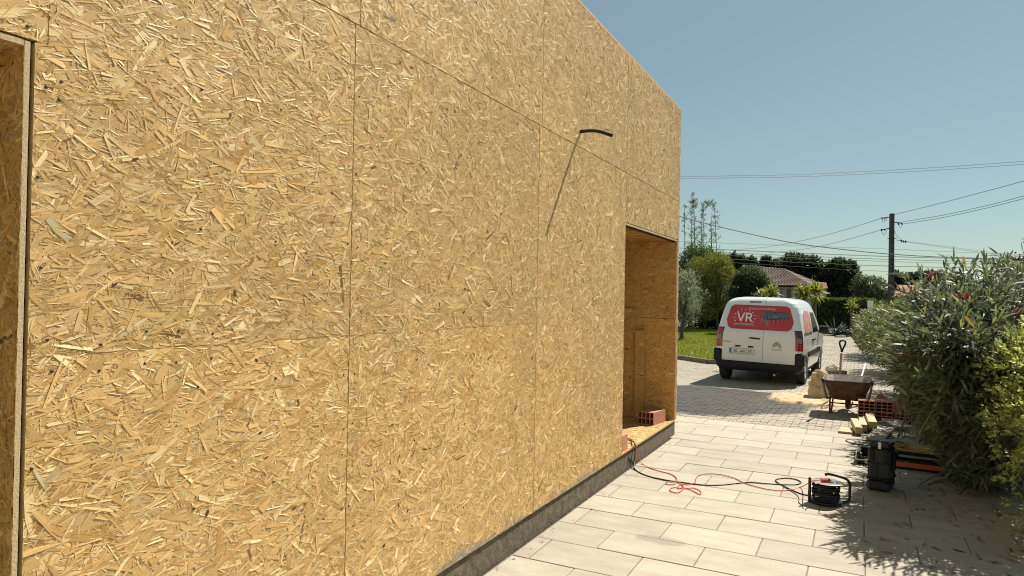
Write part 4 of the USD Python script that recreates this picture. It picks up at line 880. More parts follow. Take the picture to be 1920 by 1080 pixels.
def B_(px, py, d, rx, rz, ry=None):
    """A crown lobe: where it stands in the photograph, how far off, its half sizes there in pixels."""
    s = d/FOC; return (at_depth(px, py, d), (rx*s, (ry if ry else rx)*s, rz*s))
def foot(px, d):
    p = at_depth(px, 560, d); p[2] = float(drop(p[1]))-.06; return p

# --- oleanders along the right edge of the drive
def oleander(label, c, r, seed, ntw, lf=15, L=.15, W=.021, group='oleanders along the drive', flowers=6, base=(.062, .088, .034), singles=0, stems=26, root=None):
    g = np.random.default_rng(seed); c = np.array(c, float); r = np.array(r, float); gz = float(drop(c[1]))-.02
    t = thing('oleander', label, 'oleander', (c[0], c[1], gz), group=group)
    # stems from the foot, then leafy shoots that end in the outline
    sm = MB(); d = unit(g.normal(size=(ntw, 3))*[1, 1, .9]+[0, 0, .25]); rad = g.random(ntw)**.42
    end = c+d*r*rad[:, None]*(.85+.3*meshkit.noise(d*2.6+seed, seed))[:, None]
    end[:, 2] = np.maximum(end[:, 2], gz+.22*g.random(ntw)+.06)
    skirt = 2.31+.55*np.clip(1.05-end[:, 2], 0, 2); end[:, 0] = np.where((end[:, 0] < skirt) & (c[1] < 14), skirt+.25*g.random(ntw), end[:, 0])      # lifted skirt on the side of the drive
    sh_dir = unit(d*[1, 1, .6]+g.normal(0, .35, (ntw, 3))+[0, 0, .8]); ln = g.uniform(.28, .55, ntw); st_ = end-sh_dir*ln[:, None]
    for k in g.choice(ntw, min(stems, ntw), replace=False):
        a = np.array([*(root or c[:2]), gz])+[g.normal(0, .12), g.normal(0, .15), 0]; sm.tube(spline([a, a*.45+st_[k]*.55+[0, 0, .15], st_[k], end[k]], 4), np.linspace(.012, .004, 13), 5)
    part('stems', sm, M['green_stem'], t, kind='stuff')
    tt = np.tile(np.linspace(.12, 1.0, lf), ntw); k = np.repeat(np.arange(ntw), lf); n = len(k)
    p = st_[k]+sh_dir[k]*(ln[k]*tt)[:, None]; ax_ = sh_dir[k]; az_ = np.tile(np.arange(lf)*2.1, ntw)+g.uniform(0, 6.28, ntw)[k]+g.normal(0, .3, n)
    e1 = unit(np.cross(ax_, [.3, .2, 1.])); e2 = np.cross(ax_, e1); side_ = e1*np.cos(az_)[:, None]+e2*np.sin(az_)[:, None]
    ang = np.where(tt > .85, .3, .68)+g.normal(0, .18, n); D = ax_*np.cos(ang)[:, None]+side_*np.sin(ang)[:, None]
    N = unit(ax_-D*(ax_*D).sum(1, keepdims=True)+.2*g.normal(size=(n, 3))); l = L*g.uniform(.65, 1.3, n); w = W*g.uniform(.75, 1.25, n)
    tn = tints(n, g, base, .28, .35); young = (tt > .8) & (g.random(n) < .35); tn[young] *= [1.35, 1.35, 1.05]; dead = g.random(n) < .012; tn[dead] = [.22, .14, .05]
    v, f, kk = leaf_long(p, D, N, l, w, g.uniform(.1, .55, n)); V = v.reshape(n, kk, 3); tn_ = np.repeat(tn, kk, 0)
    near = np.argsort(np.linalg.norm(p-CAM, axis=1)-.6*(p[:, 2]-c[2]))[:singles]
    f1 = np.array([[0, 1, 2], [1, 3, 2], [2, 3, 4], [3, 5, 4]])
    for q in near: part('leaf', MB().add(V[q], f1), M['leaf'], t, tint=np.repeat(tn[q:q+1], kk, 0))
    keep = np.ones(n, bool); keep[near] = False; V = V[keep]; tn_ = np.repeat(tn[keep], kk, 0)
    F = (f1[None]+kk*np.arange(len(V))[:, None, None]).reshape(-1, 3)
    part('foliage', MB().add(V.reshape(-1, 3), F), M['leaf'], t, tint=tn_, kind='stuff')
    hi = np.argsort(-(rad+g.normal(0, .1, ntw)+.25*d[:, 2]))[:flowers]
    for q in hi:
        nfl = 9; fc = end[q]+g.normal(0, .03, (nfl, 3)); fd = unit(g.normal(size=(nfl, 5, 3))+sh_dir[q]*.6).reshape(-1, 3); fc = np.repeat(fc, 5, 0)
        v2, f2, k2 = leaf_quads(fc, fd, unit(g.normal(size=fd.shape)), np.full(len(fd), .02), np.full(len(fd), .016))
        part('flower_cluster', MB().add(v2, f2), M['leaf'], t, tint=np.repeat(np.array([.22, .014, .03])*g.uniform(.6, 1.3, (len(fd), 1)), k2, 0), kind='stuff')
    return t
oleander('big grey green oleander behind the bright green shrub, leaves hanging to the slabs', (2.98, 7.80, 1.04), (.84, 1.38, 1.14), 201, 1250, 16, singles=300, stems=60, flowers=3, base=(.08, .097, .056))
oleander('nearest oleander, its leafy shoots reaching out above the black tool case', (2.80, 6.85, 1.24), (.68, .82, .56), 208, 520, 16, stems=9, flowers=2, base=(.08, .097, .054), root=(3.15, 7.7))
oleander('oleander over the timber offcuts with long pale leaves', (2.92, 9.9, 1.02), (.74, 1.05, .98), 202, 720, 16, stems=40, flowers=4, base=(.09, .105, .056))
oleander('oleander beside the stacked bricks, red flowers on its top', (2.98, 12.1, 1.0), (.72, 1.35, .86), 203, 560, 15, stems=30, flowers=5, base=(.098, .112, .05))
oleander('oleander beside the rubble tub, yellowish green', (2.98, 15.2, .95), (.85, 1.7, .85), 204, 560, 13, L=.15, W=.024, stems=24, flowers=7, base=(.095, .112, .046))
oleander('oleander on the drive edge right of the van, further along', (2.85, 19.6, .85), (.95, 2.2, .85), 205, 560, 12, L=.17, W=.03, stems=20, flowers=6, base=(.098, .112, .044))
oleander('oleander at the far end of the row with a pink flowering tip', (2.75, 25.5, .8), (1.0, 2.8, .85), 206, 560, 11, L=.2, W=.04, stems=16, flowers=9, base=(.098, .112, .044))
oleander('tall oleander at the right behind the big dark one, ragged top against the sky', (3.75, 9.4, 1.3), (.85, .9, 1.08), 207, 520, 16, stems=30, flowers=5, base=(.09, .105, .056))
# --- bright green small-leaved shrub at the right edge
gs = thing('shrub', 'bright green small leaved shrub at the right edge of the picture', 'shrub', (3.3, 5.95, 0))
gbl = [((3.50, 5.95, .95), (.68, .66, .74)), ((3.47, 5.85, .42), (.52, .52, .46)), ((3.62, 6.1, 1.32), (.58, .55, .36)), ((3.26, 6.25, 1.15), (.42, .45, .42)), ((3.75, 6.3, 1.55), (.5, .5, .34))]
g = np.random.default_rng(61); p, d = crown_points(gbl, 20000, g, .3, .12, 2.5, 4); n = len(p)
# small leaves in tufts
p = p+0; tuft = g.integers(0, n//7, n); tc_ = p[tuft]; td = d[tuft]; off = unit(g.normal(size=(n, 3))+td*.7)
C = tc_+off*.012+td*g.uniform(0, .06, (n, 1)); D = unit(off+td*.5+[0, 0, .15]); N = unit(g.normal(0, .5, (n, 3))+td)
v, f, k = leaf_quads(C, D, N, .042*g.uniform(.6, 1.3, n), .020*g.uniform(.7, 1.3, n), .12)
V = v.reshape(n, 4, 3); tn = tints(n, g, (.27, .30, .10), .3, .2); near = np.argsort(np.linalg.norm(C-CAM, axis=1))[:300]
for q in near: part('leaf', MB().add(V[q], [[0, 1, 2], [0, 2, 3]]), M['leaf'], gs, tint=np.repeat(tn[q:q+1], 4, 0))
kp_ = np.ones(n, bool); kp_[near] = False; V = V[kp_]; F = (np.array([[0, 1, 2], [0, 2, 3]])[None]+4*np.arange(len(V))[:, None, None]).reshape(-1, 3)
part('foliage', MB().add(V.reshape(-1, 3), F), M['leaf'], gs, tint=np.repeat(tn[kp_], 4, 0), kind='stuff')
sm = MB()
for q in g.choice(len(tc_), 70): sm.tube(spline([(3.45+g.normal(0, .06), 6.05+g.normal(0, .06), 0), (3.45, 6.05, .4)+g.normal(0, .1, 3), tc_[q]], 4), np.linspace(.011, .003, 9), 5)
part('stems', sm, M['green_stem'], gs, kind='stuff')

# --- left of the drive: olive, bamboo, shrubs
def tree(name, label, cat, base, blobs, n, L, W, col, seed, r0=.08, trunk=True, group=None, **kw):
    t = thing(name, label, cat, base, group=group)
    if trunk: limbs(t, base, blobs, r0, seed)
    crown(t, blobs, n, L, W, col, seed, **kw); return t
ob = on_ground(1278, 640)+[0, 0, .05]
tree('olive_tree', 'small grey green olive tree on the lawn beside the building corner', 'olive tree', ob, [B_(1286, 555, 28.7, 32, 48), B_(1296, 585, 28.7, 20, 30), B_(1275, 540, 28.7, 30, 40), B_(1292, 530, 28.7, 22, 26)], 5200, .085, .026, (.16, .185, .12), 301, r0=.10, clump=.45, freq=3)
tree('yellow_shrub', 'tall yellow green shrub behind the olive tree', 'shrub', foot(1350, 37), [B_(1340, 525, 37, 40, 50), B_(1372, 548, 37, 32, 44), B_(1318, 560, 37, 34, 44), B_(1352, 500, 37, 22, 28), B_(1306, 512, 37, 24, 32)], 18000, .14, .034, (.12, .128, .03), 302, r0=.08, clump=.3)
tree('dark_shrub', 'shrub between olive and van, leaf colour darkened for deep shade', 'shrub', foot(1320, 38), [B_(1312, 590, 38.5, 36, 32), B_(1352, 592, 38.5, 32, 30), B_(1385, 592, 38.5, 26, 30)], 13000, .16, .05, (.022, .032, .013), 303, trunk=True, r0=.05, clump=.15)  # deep shade behind the olive is put into this leaf colour
tree('dark_shrub', 'dark green leafy shrub rising behind the lawn left of the yellow one', 'shrub', foot(1292, 40), [B_(1290, 520, 40, 36, 45), B_(1310, 485, 40, 30, 32), B_(1278, 560, 40, 30, 50), B_(1340, 495, 40, 22, 22)], 17000, .15, .045, (.05, .075, .022), 304, r0=.06, clump=.25)
tree('glossy_tree', 'dark glossy leaved round tree behind the van roof', 'tree', foot(1410, 34), [B_(1405, 528, 34, 30, 30), B_(1385, 545, 34, 22, 28), B_(1424, 540, 34, 22, 26), B_(1400, 575, 34, 28, 26)], 11000, .13, .055, (.03, .048, .018), 305, r0=.09, clump=.25, up=0)
for k, (px, top, lean_) in enumerate([(1281, 393, 3), (1292, 381, 6), (1304, 372, -4), (1306, 384, 12), (1314, 389, 5), (1330, 412, 4), (1336, 425, -3), (1350, 384, -12)]):
    dd = 42+.4*k; b = foot(px+4, dd); e = at_depth(px+lean_, top, dd); g = np.random.default_rng(320+k)
    t = thing('bamboo', ['slender bamboo cane nearest the building corner', 'leafy bamboo cane, second from the building corner', 'tallest bamboo cane with a nodding tip', 'bamboo cane with its tip bent to the right', 'bare thin bamboo cane right of the tallest ones', 'short bamboo cane in the gap of the clump', 'short thin bamboo cane left of the last one', 'loose feathery bamboo cane, rightmost of the clump'][k], 'bamboo', b, group='bamboo canes beyond the lawn')
    stem_ = spline([b, b*.4+e*.6, e+[0, 0, 0], at_depth(px+lean_*2.2, top+(4 if abs(lean_) > 4 else -2), dd)], 6); part('cane', MB().tube(stem_, np.linspace(.03, .008, len(stem_)), 5), M['green_stem'], t)
    tot = np.r_[0, np.cumsum(np.linalg.norm(np.diff(stem_, axis=0), axis=1))]; tot /= tot[-1]; full = k in (1, 2, 3, 7); nt = 46 if full else 18
    tw = np.sort(g.uniform(.34, 1.0, nt)); foot_ = np.stack([np.interp(tw, tot, stem_[:, q]) for q in range(3)], 1); az_ = np.arange(nt)*2.4+g.normal(0, .4, nt); ln = (.75 if full else .45)*(1.12-tw)*g.uniform(.5, 1.2, nt)+.06
    dr = unit(np.stack([np.cos(az_), np.sin(az_), g.uniform(.35, 1.1, nt)], 1)); tb_ = MB(); nl = 15
    for q in range(nt): tb_.tube(np.array([foot_[q], foot_[q]+dr[q]*ln[q]*.6, foot_[q]+dr[q]*ln[q]-[0, 0, .06]]), np.array([.008, .006, .004]), 4)
    part('twigs', tb_, M['green_stem'], t, kind='stuff'); fr_ = np.tile(np.linspace(.2, 1, nl), nt); iq = np.repeat(np.arange(nt), nl); n = nt*nl; p = foot_[iq]+dr[iq]*(ln[iq]*fr_)[:, None]+g.normal(0, .03, (n, 3))
    v, f, kk = leaf_quads(p, unit(dr[iq]*.6+g.normal(0, .6, (n, 3))+[0, 0, -.15]), unit(g.normal(size=(n, 3))+[0, 0, 1]), .15*g.uniform(.6, 1.2, n), np.full(n, .03)); part('leaves', MB().add(v, f), M['leaf'], t, tint=np.repeat(tints(n, g, (.085, .105, .04), .25, .3), kk, 0), kind='stuff')
def yucca(label, px, py, d, r, seed, base_px=None, n=170, heads=1, group='yuccas near the van'):
    g = np.random.default_rng(seed); c = at_depth(px, py, d); b = foot(base_px or px, d); t = thing('yucca', label, 'yucca', b, group=group)
    part('trunk', MB().tube(spline([b, b*.5+c*.5, c-[0, 0, .05]], 4), np.linspace(.09, .07, 9), 8), M['bark'], t, smooth=60); s = d/FOC
    dr = unit(g.normal(size=(n, 3))+[0, 0, .45]); v, f, kk = leaf_long(np.repeat(c[None], n, 0)+dr*.04+g.normal(0, .05, (n, 3))*[1, 1, 2], dr, unit(g.normal(0, .3, (n, 3))+[0, 0, 1]), r*s*g.uniform(.7, 1.15, n), np.full(n, .06), g.uniform(0, .25, n))
    part('leaves', MB().add(v, f), M['leaf'], t, tint=np.repeat(tints(n, g, (.15, .17, .035), .25, .3), kk, 0), kind='stuff')
yucca('spiky yucca head just left of the old house wall', 1447, 553, 31, 20, 331); yucca('spiky yucca head half hidden by the van roof', 1428, 555, 32, 15, 332, n=110)
yucca('left yucca head of the pair just right of the old house wall', 1507, 551, 31, 21, 333); yucca('right yucca head of the pair just right of the old house wall', 1528, 549, 31.5, 23, 334)
yucca('small yucca on a thin trunk before the dark hedge', 1597, 575, 35, 13, 335, n=70, group='')
# hedge across the end of the drive
hA, hB = foot(1524, 39.0), foot(1640, 37.5); hz = at_depth(1560, 560, 39)[2]
hd = thing('hedge', 'clipped hedge closing the far end of the drive, sunlit along its top', 'hedge', (hA+hB)/2)
g = np.random.default_rng(71); n = 26000; u = g.random(n); ev = unit((hB-hA)[None])[0]; nv = np.array([-ev[1], ev[0], 0])*-1
w_ = g.uniform(-.7, .7, n); face = g.random(n) < .55; w_[face] = .62+.14*(meshkit.noise(np.stack([u[face]*22, g.random(face.sum())*9, u[face]*0], 1), 3)-.3)
hh = g.random(n)*(hz+.1); topm = g.random(n) < .35; hh[topm] = hz-.02+.16*meshkit.noise(np.stack([u[topm]*26, w_[topm]*4, w_[topm]*0], 1), 7)
p = hA+(hB-hA)*u[:, None]+nv*-w_[:, None]*1.0+np.array([0, 0, 1.])*hh[:, None]; dn = unit(-nv*face[:, None]+[0, 0, 1]*topm[:, None]+g.normal(0, .7, (n, 3)))
v, f, kk = leaf_quads(p, dn, unit(g.normal(0, .7, (n, 3))+[0, 0, 1]), .15*g.uniform(.6, 1.4, n), .075*g.uniform(.7, 1.3, n)); part('foliage', MB().add(v, f), M['leaf'], hd, tint=np.repeat(tints(n, g, (.06, .085, .024), .35, .3), kk, 0), kind='stuff')
part('branches', MB().box((0, -.22, .05), (float(np.linalg.norm(hB-hA)), .35, hz-.4), frame((*hA[:2], hA[2]), ev, (-ev[1], ev[0], 0), (0, 0, 1))), M['twigs'], hd)  # solid dark box standing in for the shade inside the hedge
for k, (px, py, r) in enumerate([(1566, 606, 20), (1588, 612, 12)]):
    g = np.random.default_rng(340+k); c = at_depth(px, py, 35.5); b = foot(px, 35.5); n = 60; t = thing('agave', ['grey spiky agave before the dark hedge face', 'smaller grey agave beside the small yucca trunk'][k], 'agave', b); dr = unit(g.normal(size=(n, 3))*[1, 1, .5]+[0, 0, .7])
    v, f, kk = leaf_long(np.repeat((b+[0, 0, .1])[None], n, 0), dr, unit(g.normal(0, .3, (n, 3))+[0, 0, 1]), (c[2]-b[2])*1.7*g.uniform(.5, 1.1, n), np.full(n, .09), g.uniform(0, .4, n)); part('leaves', MB().add(v, f), M['leaf'], t, tint=np.repeat(tints(n, g, (.05, .06, .045), .2, .2), kk, 0), kind='stuff')
gpz = at_depth(1632, 566, 36.5); gb_ = foot(1632, 36.5); gpost = thing('gate_pillar', 'white square gate pillar at the right end of the hedge', 'pillar', gb_)
part('shaft', MB().box((-.14, -.14, 0), (.14, .14, gpz[2]-gb_[2]), frame(gb_, (1, 0, 0), (0, 1, 0), (0, 0, 1)), .01), M['white_wall'], gpost); part('cap', MB().box((-.17, -.17, gpz[2]-gb_[2]+.001), (.17, .17, gpz[2]-gb_[2]+.06), frame(gb_, (1, 0, 0), (0, 1, 0), (0, 0, 1)), .01), M['white_wall'], gpost)

# --- behind: houses, trees, pole and lines
def roof_rows(corners, rows, m, parent, name='roof', thick=.09):
    """A tiled roof face from eave (a, b) to ridge (d, c): rows of tiles, each row overlapping the next."""
    a, b, c, d = [np.array(x, float) for x in corners]; mb = MB(); nrm = unit(np.cross(b-a, d-a)[None])[0]; nrm *= np.sign(nrm[2])
    for i in range(rows):
        t0, t1 = i/rows, (i+1.12)/rows; t1 = min(t1, 1)
        A, Bq, C_, D_ = a+(d-a)*t0, b+(c-b)*t0, b+(c-b)*t1, a+(d-a)*t1; nc = max(2, int(np.linalg.norm(Bq-A)/.24))
        s = np.linspace(0, 1, nc*4+1); wv = .035*np.abs(np.sin(s*nc*PI))
        lo = A+(Bq-A)*s[:, None]+nrm*(wv+.05)[:, None]; hi = D_+(C_-D_)*s[:, None]+nrm*wv[:, None]; k = np.arange(len(s)-1); n_ = len(s)
        fr_ = A+(Bq-A)*s[:, None]-nrm*.01
        mb.add(np.vstack([lo, hi, fr_]), np.concatenate([np.stack([k, k+1, n_+k+1, n_+k], 1), np.stack([2*n_+k, 2*n_+k+1, k+1, k], 1)]))
    part(name, mb, M[m], parent)
oh = thing('old_house', 'old house with a sagging brown tiled roof and pale weathered wall', 'house', foot(1490, 56))
def hp_(px, py, d): return at_depth(px, py, d)
e0, e1, r1, r0_ = hp_(1392, 534, 54), hp_(1523, 536.5, 54), hp_(1468, 504, 57), hp_(1392, 497, 57)
roof_rows((e0, e1, r1, r0_), 15, 'old_tile', oh); e2 = hp_(1540, 533, 62); roof_rows((e1, e2, r1, r1+[0, 0, .001]), 12, 'old_tile', oh)
wa, wb_ = hp_(1396, 538, 54.6), hp_(1520, 539, 54.6); wdir = unit((wb_-wa)[None]*[1, 1, 0])[0]; wlen = np.linalg.norm((wb_-wa)[:2]); wz = min(wa[2], wb_[2])-.02
part('wall', MB().box((0, 0, -.2), (wlen, .25, wz), frame((wa[0], wa[1], 0), wdir, (-wdir[1], wdir[0], 0), (0, 0, 1))), M['house_wall'], oh); dd2 = unit((e2-e1)[None]*[1, 1, 0])[0]
part('side_wall', MB().box((.26, -.25, -.2), (8, 0, wz), frame((wb_[0], wb_[1], 0), dd2, (-dd2[1], dd2[0], 0), (0, 0, 1))), M['house_wall'], oh)
for px0, px1, py0, py1 in ((1476.5, 1484, 540.5, 566), (1465, 1467, 540, 563), (1493, 1496, 540, 560)):
    a, b = hp_(px0, py0, 54.5), hp_(px1, py1, 54.5); s0 = (a-wa)@wdir; s1 = (b-wa)@wdir; part('shutter', MB().box((s0, -.04, b[2]), (s1, -.005, min(a[2], wz-.1)), frame((wa[0], wa[1], 0), wdir, (-wdir[1], wdir[0], 0), (0, 0, 1))), M['wood_dark'], oh)
part('eave_board', MB().box((-.2, -.3, wz+.005), (wlen+.2, .2, wz+.05), frame((wa[0], wa[1], 0), wdir, (-wdir[1], wdir[0], 0), (0, 0, 1))), M['house_wall'], oh)
for lab, q, d, m in (('low building with an orange tiled roof between the old house and dark trees', ((1508, 541), (1552, 541), (1549, 529.5), (1512, 529)), 74, 'orange_tile'), ('house roof of faded pink tiles right of the utility pole', ((1674, 556), (1752, 556), (1748, 536), (1684, 534.5)), 62, 'orange_tile')):
    t = thing('tiled_house', lab, 'house', foot(q[0][0], d)); c_ = [hp_(*q[0], d), hp_(*q[1], d), hp_(*q[2], d+4), hp_(*q[3], d+4)]; roof_rows(c_, 9, m, t)
    a, b = c_[0]+FW*.3, c_[1]+FW*.3; dr = unit((b-a)[None]*[1, 1, 0])[0]; part('wall', MB().box((0, 0, -.2), (float(np.linalg.norm((b-a)[:2])), .25, min(a[2], b[2])-.05), frame((a[0], a[1], 0), dr, (-dr[1], dr[0], 0), (0, 0, 1))), M['house_wall'], t)
DK = (.028, .042, .018)
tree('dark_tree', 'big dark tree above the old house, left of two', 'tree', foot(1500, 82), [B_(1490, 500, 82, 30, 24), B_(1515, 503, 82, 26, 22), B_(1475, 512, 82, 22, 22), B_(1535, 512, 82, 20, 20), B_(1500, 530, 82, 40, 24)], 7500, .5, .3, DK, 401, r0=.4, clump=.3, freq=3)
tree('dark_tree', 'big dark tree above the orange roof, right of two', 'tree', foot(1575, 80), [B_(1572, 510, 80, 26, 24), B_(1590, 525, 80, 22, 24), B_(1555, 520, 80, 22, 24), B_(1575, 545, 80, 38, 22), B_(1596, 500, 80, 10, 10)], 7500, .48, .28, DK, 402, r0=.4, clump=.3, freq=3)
for k, (px, py, rx, rz) in enumerate([(1373, 488, 9, 14), (1392, 493, 12, 14), (1409, 494, 9, 12), (1436, 492, 10, 11), (1452, 498, 12, 10), (1350, 495, 14, 18)]):
    tree('distant_tree', ['ragged dark treetop left of the old house ridge, nearest the bamboo', 'dark treetop just left of the roof ridge end', 'dark treetop over the roof ridge end', 'narrow dark treetop behind the middle of the old roof', 'low dark treetop beside the big dark tree', 'dark treetop among the last bamboo canes'][k], 'tree', foot(px, 95), [B_(px, py, 95, rx, rz), B_(px+rx*.4, py+rz*.8, 95, rx*1.1, rz)], 1100, .5, .28, (.03, .045, .022), 410+k, r0=.25, clump=.4, freq=2.5)
tree('grey_green_tree', 'grey green thin crowned tree left of the utility pole', 'tree', foot(1630, 58), [B_(1628, 545, 58, 26, 28), B_(1650, 550, 58, 20, 28), B_(1612, 535, 58, 16, 20), B_(1640, 572, 58, 34, 18)], 5200, .26, .11, (.075, .09, .05), 421, r0=.16, clump=.45, freq=3)
for k, (px, py, rx, rz) in enumerate([(1684, 520, 7, 11), (1704, 523, 10, 9), (1722, 522, 12, 10), (1741, 520, 12, 12), (1760, 522, 14, 12), (1790, 520, 18, 12)]):
    tree('distant_tree', ['narrow treetop just right of the utility pole', 'low treetop beyond the pink roof, second from the pole', 'rounded treetop beyond the pink roof, third from the pole', 'rounded treetop beyond the oleander tips, fourth from the pole', 'treetop partly behind the oleander tips, fifth from the pole', 'treetop behind the tall oleander shoots, sixth from the pole'][k], 'tree', foot(px, 110), [B_(px, py, 110, rx, rz), B_(px, py+10, 110, rx*1.3, rz)], 1000, .6, .32, (.035, .05, .03), 430+k, r0=.25, clump=.4)
tree('grey_tree', 'pale grey green tree behind the bright shrub at the right edge', 'tree', foot(1905, 21), [B_(1902, 540, 21, 32, 26), B_(1935, 530, 21, 30, 34), B_(1885, 560, 21, 26, 24)], 5200, .10, .035, (.14, .155, .10), 441, r0=.09, clump=.4)
tree('field_hedge', 'low dark undergrowth below the utility pole', 'shrub', foot(1665, 48), [B_(1640, 578, 46, 30, 14), B_(1680, 575, 46, 30, 18), B_(1730, 570, 46, 40, 20), B_(1790, 565, 46, 40, 24)], 5200, .18, .07, (.06, .08, .03), 442, r0=.06, clump=.2)
tree('field_hedge', 'dark green belt of shrubs behind the lawn and the yucca heads', 'shrub', foot(1440, 42), [B_(1430, 585, 43, 36, 24), B_(1480, 590, 43, 30, 20), B_(1380, 590, 43, 34, 26), B_(1520, 595, 42, 26, 18)], 11000, .16, .06, (.035, .05, .018), 443, r0=.06, clump=.15)
far = thing('far_wood', 'dark far-off wood closing the horizon', 'wood', foot(1700, 160)); far.SetCustomDataByKey('kind', 'stuff')
fb = [B_(px, 553+2*math.sin(px), 165, 26, 12+4*math.sin(px*.7)) for px in range(1240, 2150, 28)]+[B_(px, 520, 165, 60, 20) for px in range(700, 1240, 60)]
crown(far, fb, 12000, .9, .5, (.04, .055, .03), 450, name='foliage', clump=.2)
# conifer branch reaching in at the right edge
cb = at_depth(2035, 560, 14); cb0 = cb.copy(); cb0[2] = -.05; cf = thing('araucaria', 'dark conifer with a flat needled branch reaching in at the right edge', 'conifer', cb0)
part('trunk', MB().tube([cb0, cb0*.4+cb*.6, cb+[0, 0, 1.6]], np.array([.12, .1, .05]), 8), M['bark'], cf, smooth=60)
g = np.random.default_rng(77); nd = MB(); NT = []
for (qx, qy) in ((1882, 484), (2190, 470), (2100, 430), (1975, 415)):
    e = at_depth(qx, qy, 14+.3*g.normal()); a = np.array([cb[0], cb[1], e[2]-.2]); br = spline([a, a*.5+e*.5+[0, 0, .03], e], 8); part('branch', MB().tube(br, np.linspace(.03, .006, len(br)), 6), M['bark'], cf)
    n = 1500; tt = g.random(n); ii = (tt*(len(br)-1)).astype(int).clip(0, len(br)-2); ax_ = unit((e-a)[None])[0]; sd_ = unit(np.cross(ax_, [0, 0, 1.])[None])[0]; sg = np.sign(g.normal(size=n))
    D = unit(sd_[None]*sg[:, None]*.8+ax_*.55+np.array([0, 0, 1])*(g.normal(.02, .22, n))[:, None]); v, f, kk = leaf_long(br[ii]+g.normal(0, .012, (n, 3)), D, np.tile([0, 0, 1.], (n, 1))+g.normal(0, .3, (n, 3)), .36*(1.08-tt)**.8*g.uniform(.6, 1.1, n), np.full(n, .022), g.uniform(-.1, .15, n))
    part('needles', MB().add(v, f), M['leaf'], cf, tint=np.repeat(tints(n, g, (.035, .055, .035), .2, .2), kk, 0), kind='stuff')

# utility pole with cross arms
pd = 46.0; pb, pt_ = foot(1667, pd), at_depth(1672.4, 400.5, pd); pb[:2] = pt_[:2]
up_ = thing('utility_pole', 'dark concrete utility pole with a row of holes and small cross arms', 'utility pole', pb)
ph = pt_[2]-pb[2]; e_ = _r; nf = np.array([-e_[1], e_[0], 0])
holes = [ph*k for k in (.40, .455, .475, .5, .525, .56, .60, .65, .70, .75, .79, .83)]
mb = MB(); zs_ = [0]+[z for h in holes for z in (h-.055, h+.055)]+[ph]
wz_ = lambda z: .17-.06*z/ph
for k, (z0, z1) in enumerate(zip(zs_[:-1], zs_[1:])):
    if k % 2 == 0: mb.box((-wz_((z0+z1)/2)*.9, -.14, z0), (wz_((z0+z1)/2)*.9, .14, z1), frame(pb, e_, nf, (0, 0, 1)))
    else:
        for s in (-1, 1): x0, x1 = sorted((s*.04, s*wz_(z0)*.9)); mb.box((x0, -.14, z0), (x1, .14, z1), frame(pb, e_, nf, (0, 0, 1)))
part('shaft', mb, M['pole'], up_)
def parm(px0, py0, px1, py1, r=.035): part('cross_arm', MB().tube([at_depth(px0, py0, pd-.2), at_depth(px1, py1, pd-.2)], r, 6), M['pole'], up_)
parm(1653, 409, 1673, 406.5); parm(1672, 416, 1692, 418.5); parm(1651.5, 431, 1672, 427.5); parm(1664, 447.5, 1681, 447.5, .025)
for px, py in ((1654, 409), (1659, 409.5), (1691, 419), (1685, 419.5), (1653, 431), (1659, 430.5), (1690, 452), (1694, 452.5), (1698, 453)):
    part('insulator', lathe([(0, -.09), (.05, -.08), (.03, -.03), (.06, .02), (.03, .07), (0, .09)], 8, center=at_depth(px, py, pd-.2)), M['wire'], up_)
parm(1681, 450, 1702, 453.5, .02)
for a, b, c_ in (((1653, 410), (1657, 417), (1664, 409)), ((1684, 420), (1689, 427), (1693, 419)), ((1653, 433), (1658, 441), (1664, 430)), ((1674, 420), (1680, 440), (1692, 451))): part('jumper', MB().tube(spline([at_depth(*a, pd-.3), at_depth(*b, pd-.3), at_depth(*c_, pd-.3)], 5), .012, 5), M['wire'], up_)
def line(label, pts, ds, r, group=None):
    n = len(pts); ds = np.interp(np.arange(n), np.linspace(0, n-1, len(ds)), ds); p = spline([at_depth(*q, d) for q, d in zip(pts, ds)], 8)
    t = thing('overhead_line', label, 'overhead line', p[len(p)//2], group=group); part('wire', MB().tube(p, r, 5), M['wire'], t, smooth=60)
hi_ = [(1100, 338), (1276, 331.5), (1480, 327.5), (1600, 322.5), (1740, 315), (1920, 302.5), (2080, 290)]
line('upper of the two close parallel wires high over the drive', hi_, (28, 34), .0095); line('lower of the two close parallel wires high over the drive', [(a, b+3.6+.003*(a-1276)) for a, b in hi_], (28, 34), .0095)
line('single wire from the pole top toward the upper right', [(1676, 402.5), (1760, 382), (1845, 359.5), (1925, 338), (2100, 287)], (46, 30), .014)
line('upper wire from the right cross arm toward the right', [(1693, 416), (1770, 403), (1850, 385.5), (1925, 366), (2100, 318)], (46, 30), .014); line('lower wire from the right cross arm toward the right', [(1694, 420), (1770, 407.5), (1850, 390), (1925, 371), (2100, 323)], (46, 30), .014)
line('wire from the upper left cross arm sinking to the left', [(1653, 409), (1600, 426), (1540, 443), (1480, 456), (1420, 465), (1340, 470)], (46, 75), .016); line('wire from the lower left cross arm sinking to the left', [(1652, 431), (1600, 446), (1550, 459), (1500, 468), (1440, 474)], (46, 75), .016)
line('thick cable sagging from the building side to the right', [(1180, 372), (1275.5, 405.5), (1363, 428.5), (1483, 454.6), (1587, 468.4), (1672, 476.6), (1780, 482.5), (1925, 485), (2100, 480)], (26, 40), .022)
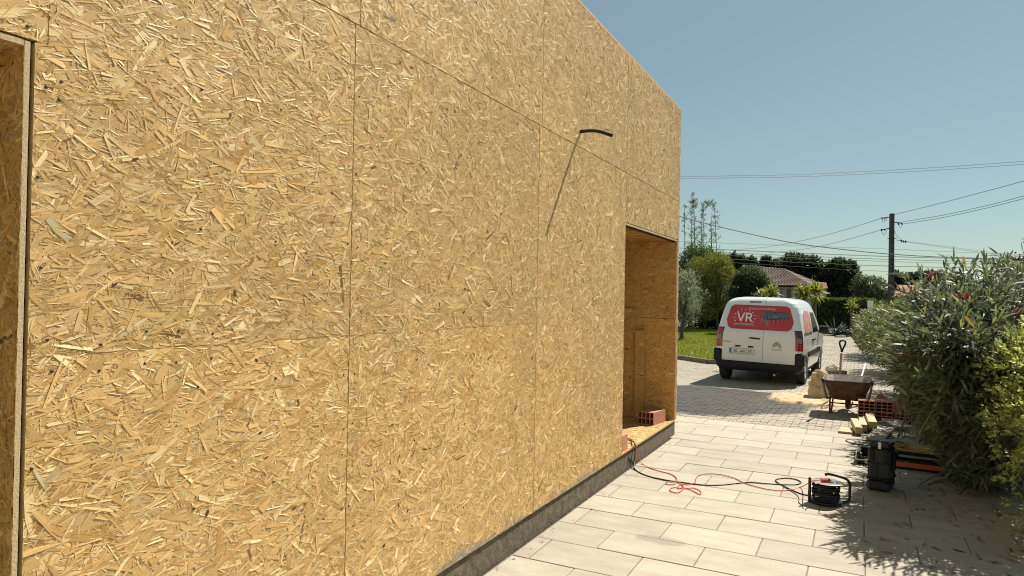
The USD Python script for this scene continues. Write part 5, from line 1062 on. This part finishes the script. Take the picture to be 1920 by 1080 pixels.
for k, (yl, ym, yr, r) in enumerate([(456, 466, 476, .012), (468.5, 480, 487, .026), (474, 485.5, 491, .02), (478.5, 489.5, 496, .016), (486, 498, 503, .024), (492, 508, 513, .014)]):
    line(['faint top wire of the level bundle crossing behind the pole', 'thick second wire of the level bundle behind the pole', 'third wire of the level bundle behind the pole', 'fourth wire of the level bundle behind the pole', 'thick fifth wire of the level bundle behind the pole', 'lowest faint wire of the level bundle behind the pole'][k], [(1240, yl-5), (1363, yl), (1640, ym), (1886, yr), (2050, yr+2)], (58, 62), r)
for k in range(2): line(['upper faint wire leaving the pole to the lower right', 'lower faint wire leaving the pole to the lower right'][k], [(1702, 453+k), (1780, 463+2*k), (1860, 473+2.5*k), (1960, 480+3*k)], (46, 60), .009)

# --- what has fallen on the slabs: leaf litter under the oleanders, chips and grit along the foot of the wall
g = np.random.default_rng(91); n = 520; x = g.uniform(2.0, 3.6, n)**1; y = g.uniform(4.6, 10.2, n); kp_ = g.random(n) < np.clip((x-1.75)/1.1, 0, 1); x, y = x[kp_], y[kp_]; n = len(x); a = g.uniform(0, 2*PI, n)
v, f, kk = leaf_long(np.stack([x, y, np.full(n, .006)], 1), np.stack([np.cos(a), np.sin(a), g.uniform(-.02, .12, n)], 1), unit(g.normal(0, .25, (n, 3))+[0, 0, 1]), g.uniform(.03, .11, n), g.uniform(.008, .018, n), g.uniform(-.02, .02, n)); v[:, 2] = np.maximum(v[:, 2], .003)
lt = part('leaf_litter', MB().add(v, f), M['leaf'], tint=np.repeat(np.array([.17, .11, .05])*g.uniform(.5, 1.5, (n, 1)), kk, 0), kind='stuff'); tag(lt, 'dry fallen leaves scattered on the slabs below the oleanders', 'leaf litter')
n = 170; x = .004+np.abs(g.normal(0, .12, n)); y = g.uniform(2.2, 9.6, n); a = g.uniform(0, 2*PI, n); L = g.uniform(.004, .016, n); w = L*g.uniform(.15, .6, n)
c0 = np.stack([x, y, g.uniform(.003, .006, n)], 1); e1 = np.stack([np.cos(a), np.sin(a), 0*a], 1)*L[:, None]; e2 = np.stack([-np.sin(a), np.cos(a), 0*a+.2], 1)*w[:, None]
V = np.stack([c0-e1, c0+e2, c0+e1, c0-e2*[1, 1, 0]], 1).reshape(-1, 3); F = (np.array([[0, 3, 2], [0, 2, 1]])[None]+4*np.arange(n)[:, None, None]).reshape(-1, 3)
ch_ = part('wood_chips', MB().add(V, F), M['grass'], tint=np.repeat(np.where(g.random((n, 1)) < .55, [[.6, .42, .2]], [[.2, .18, .14]])*g.uniform(.6, 1.2, (n, 1)), 4, 0), kind='stuff'); tag(ch_, 'small wood chips and grit lying along the foot of the wall', 'debris')
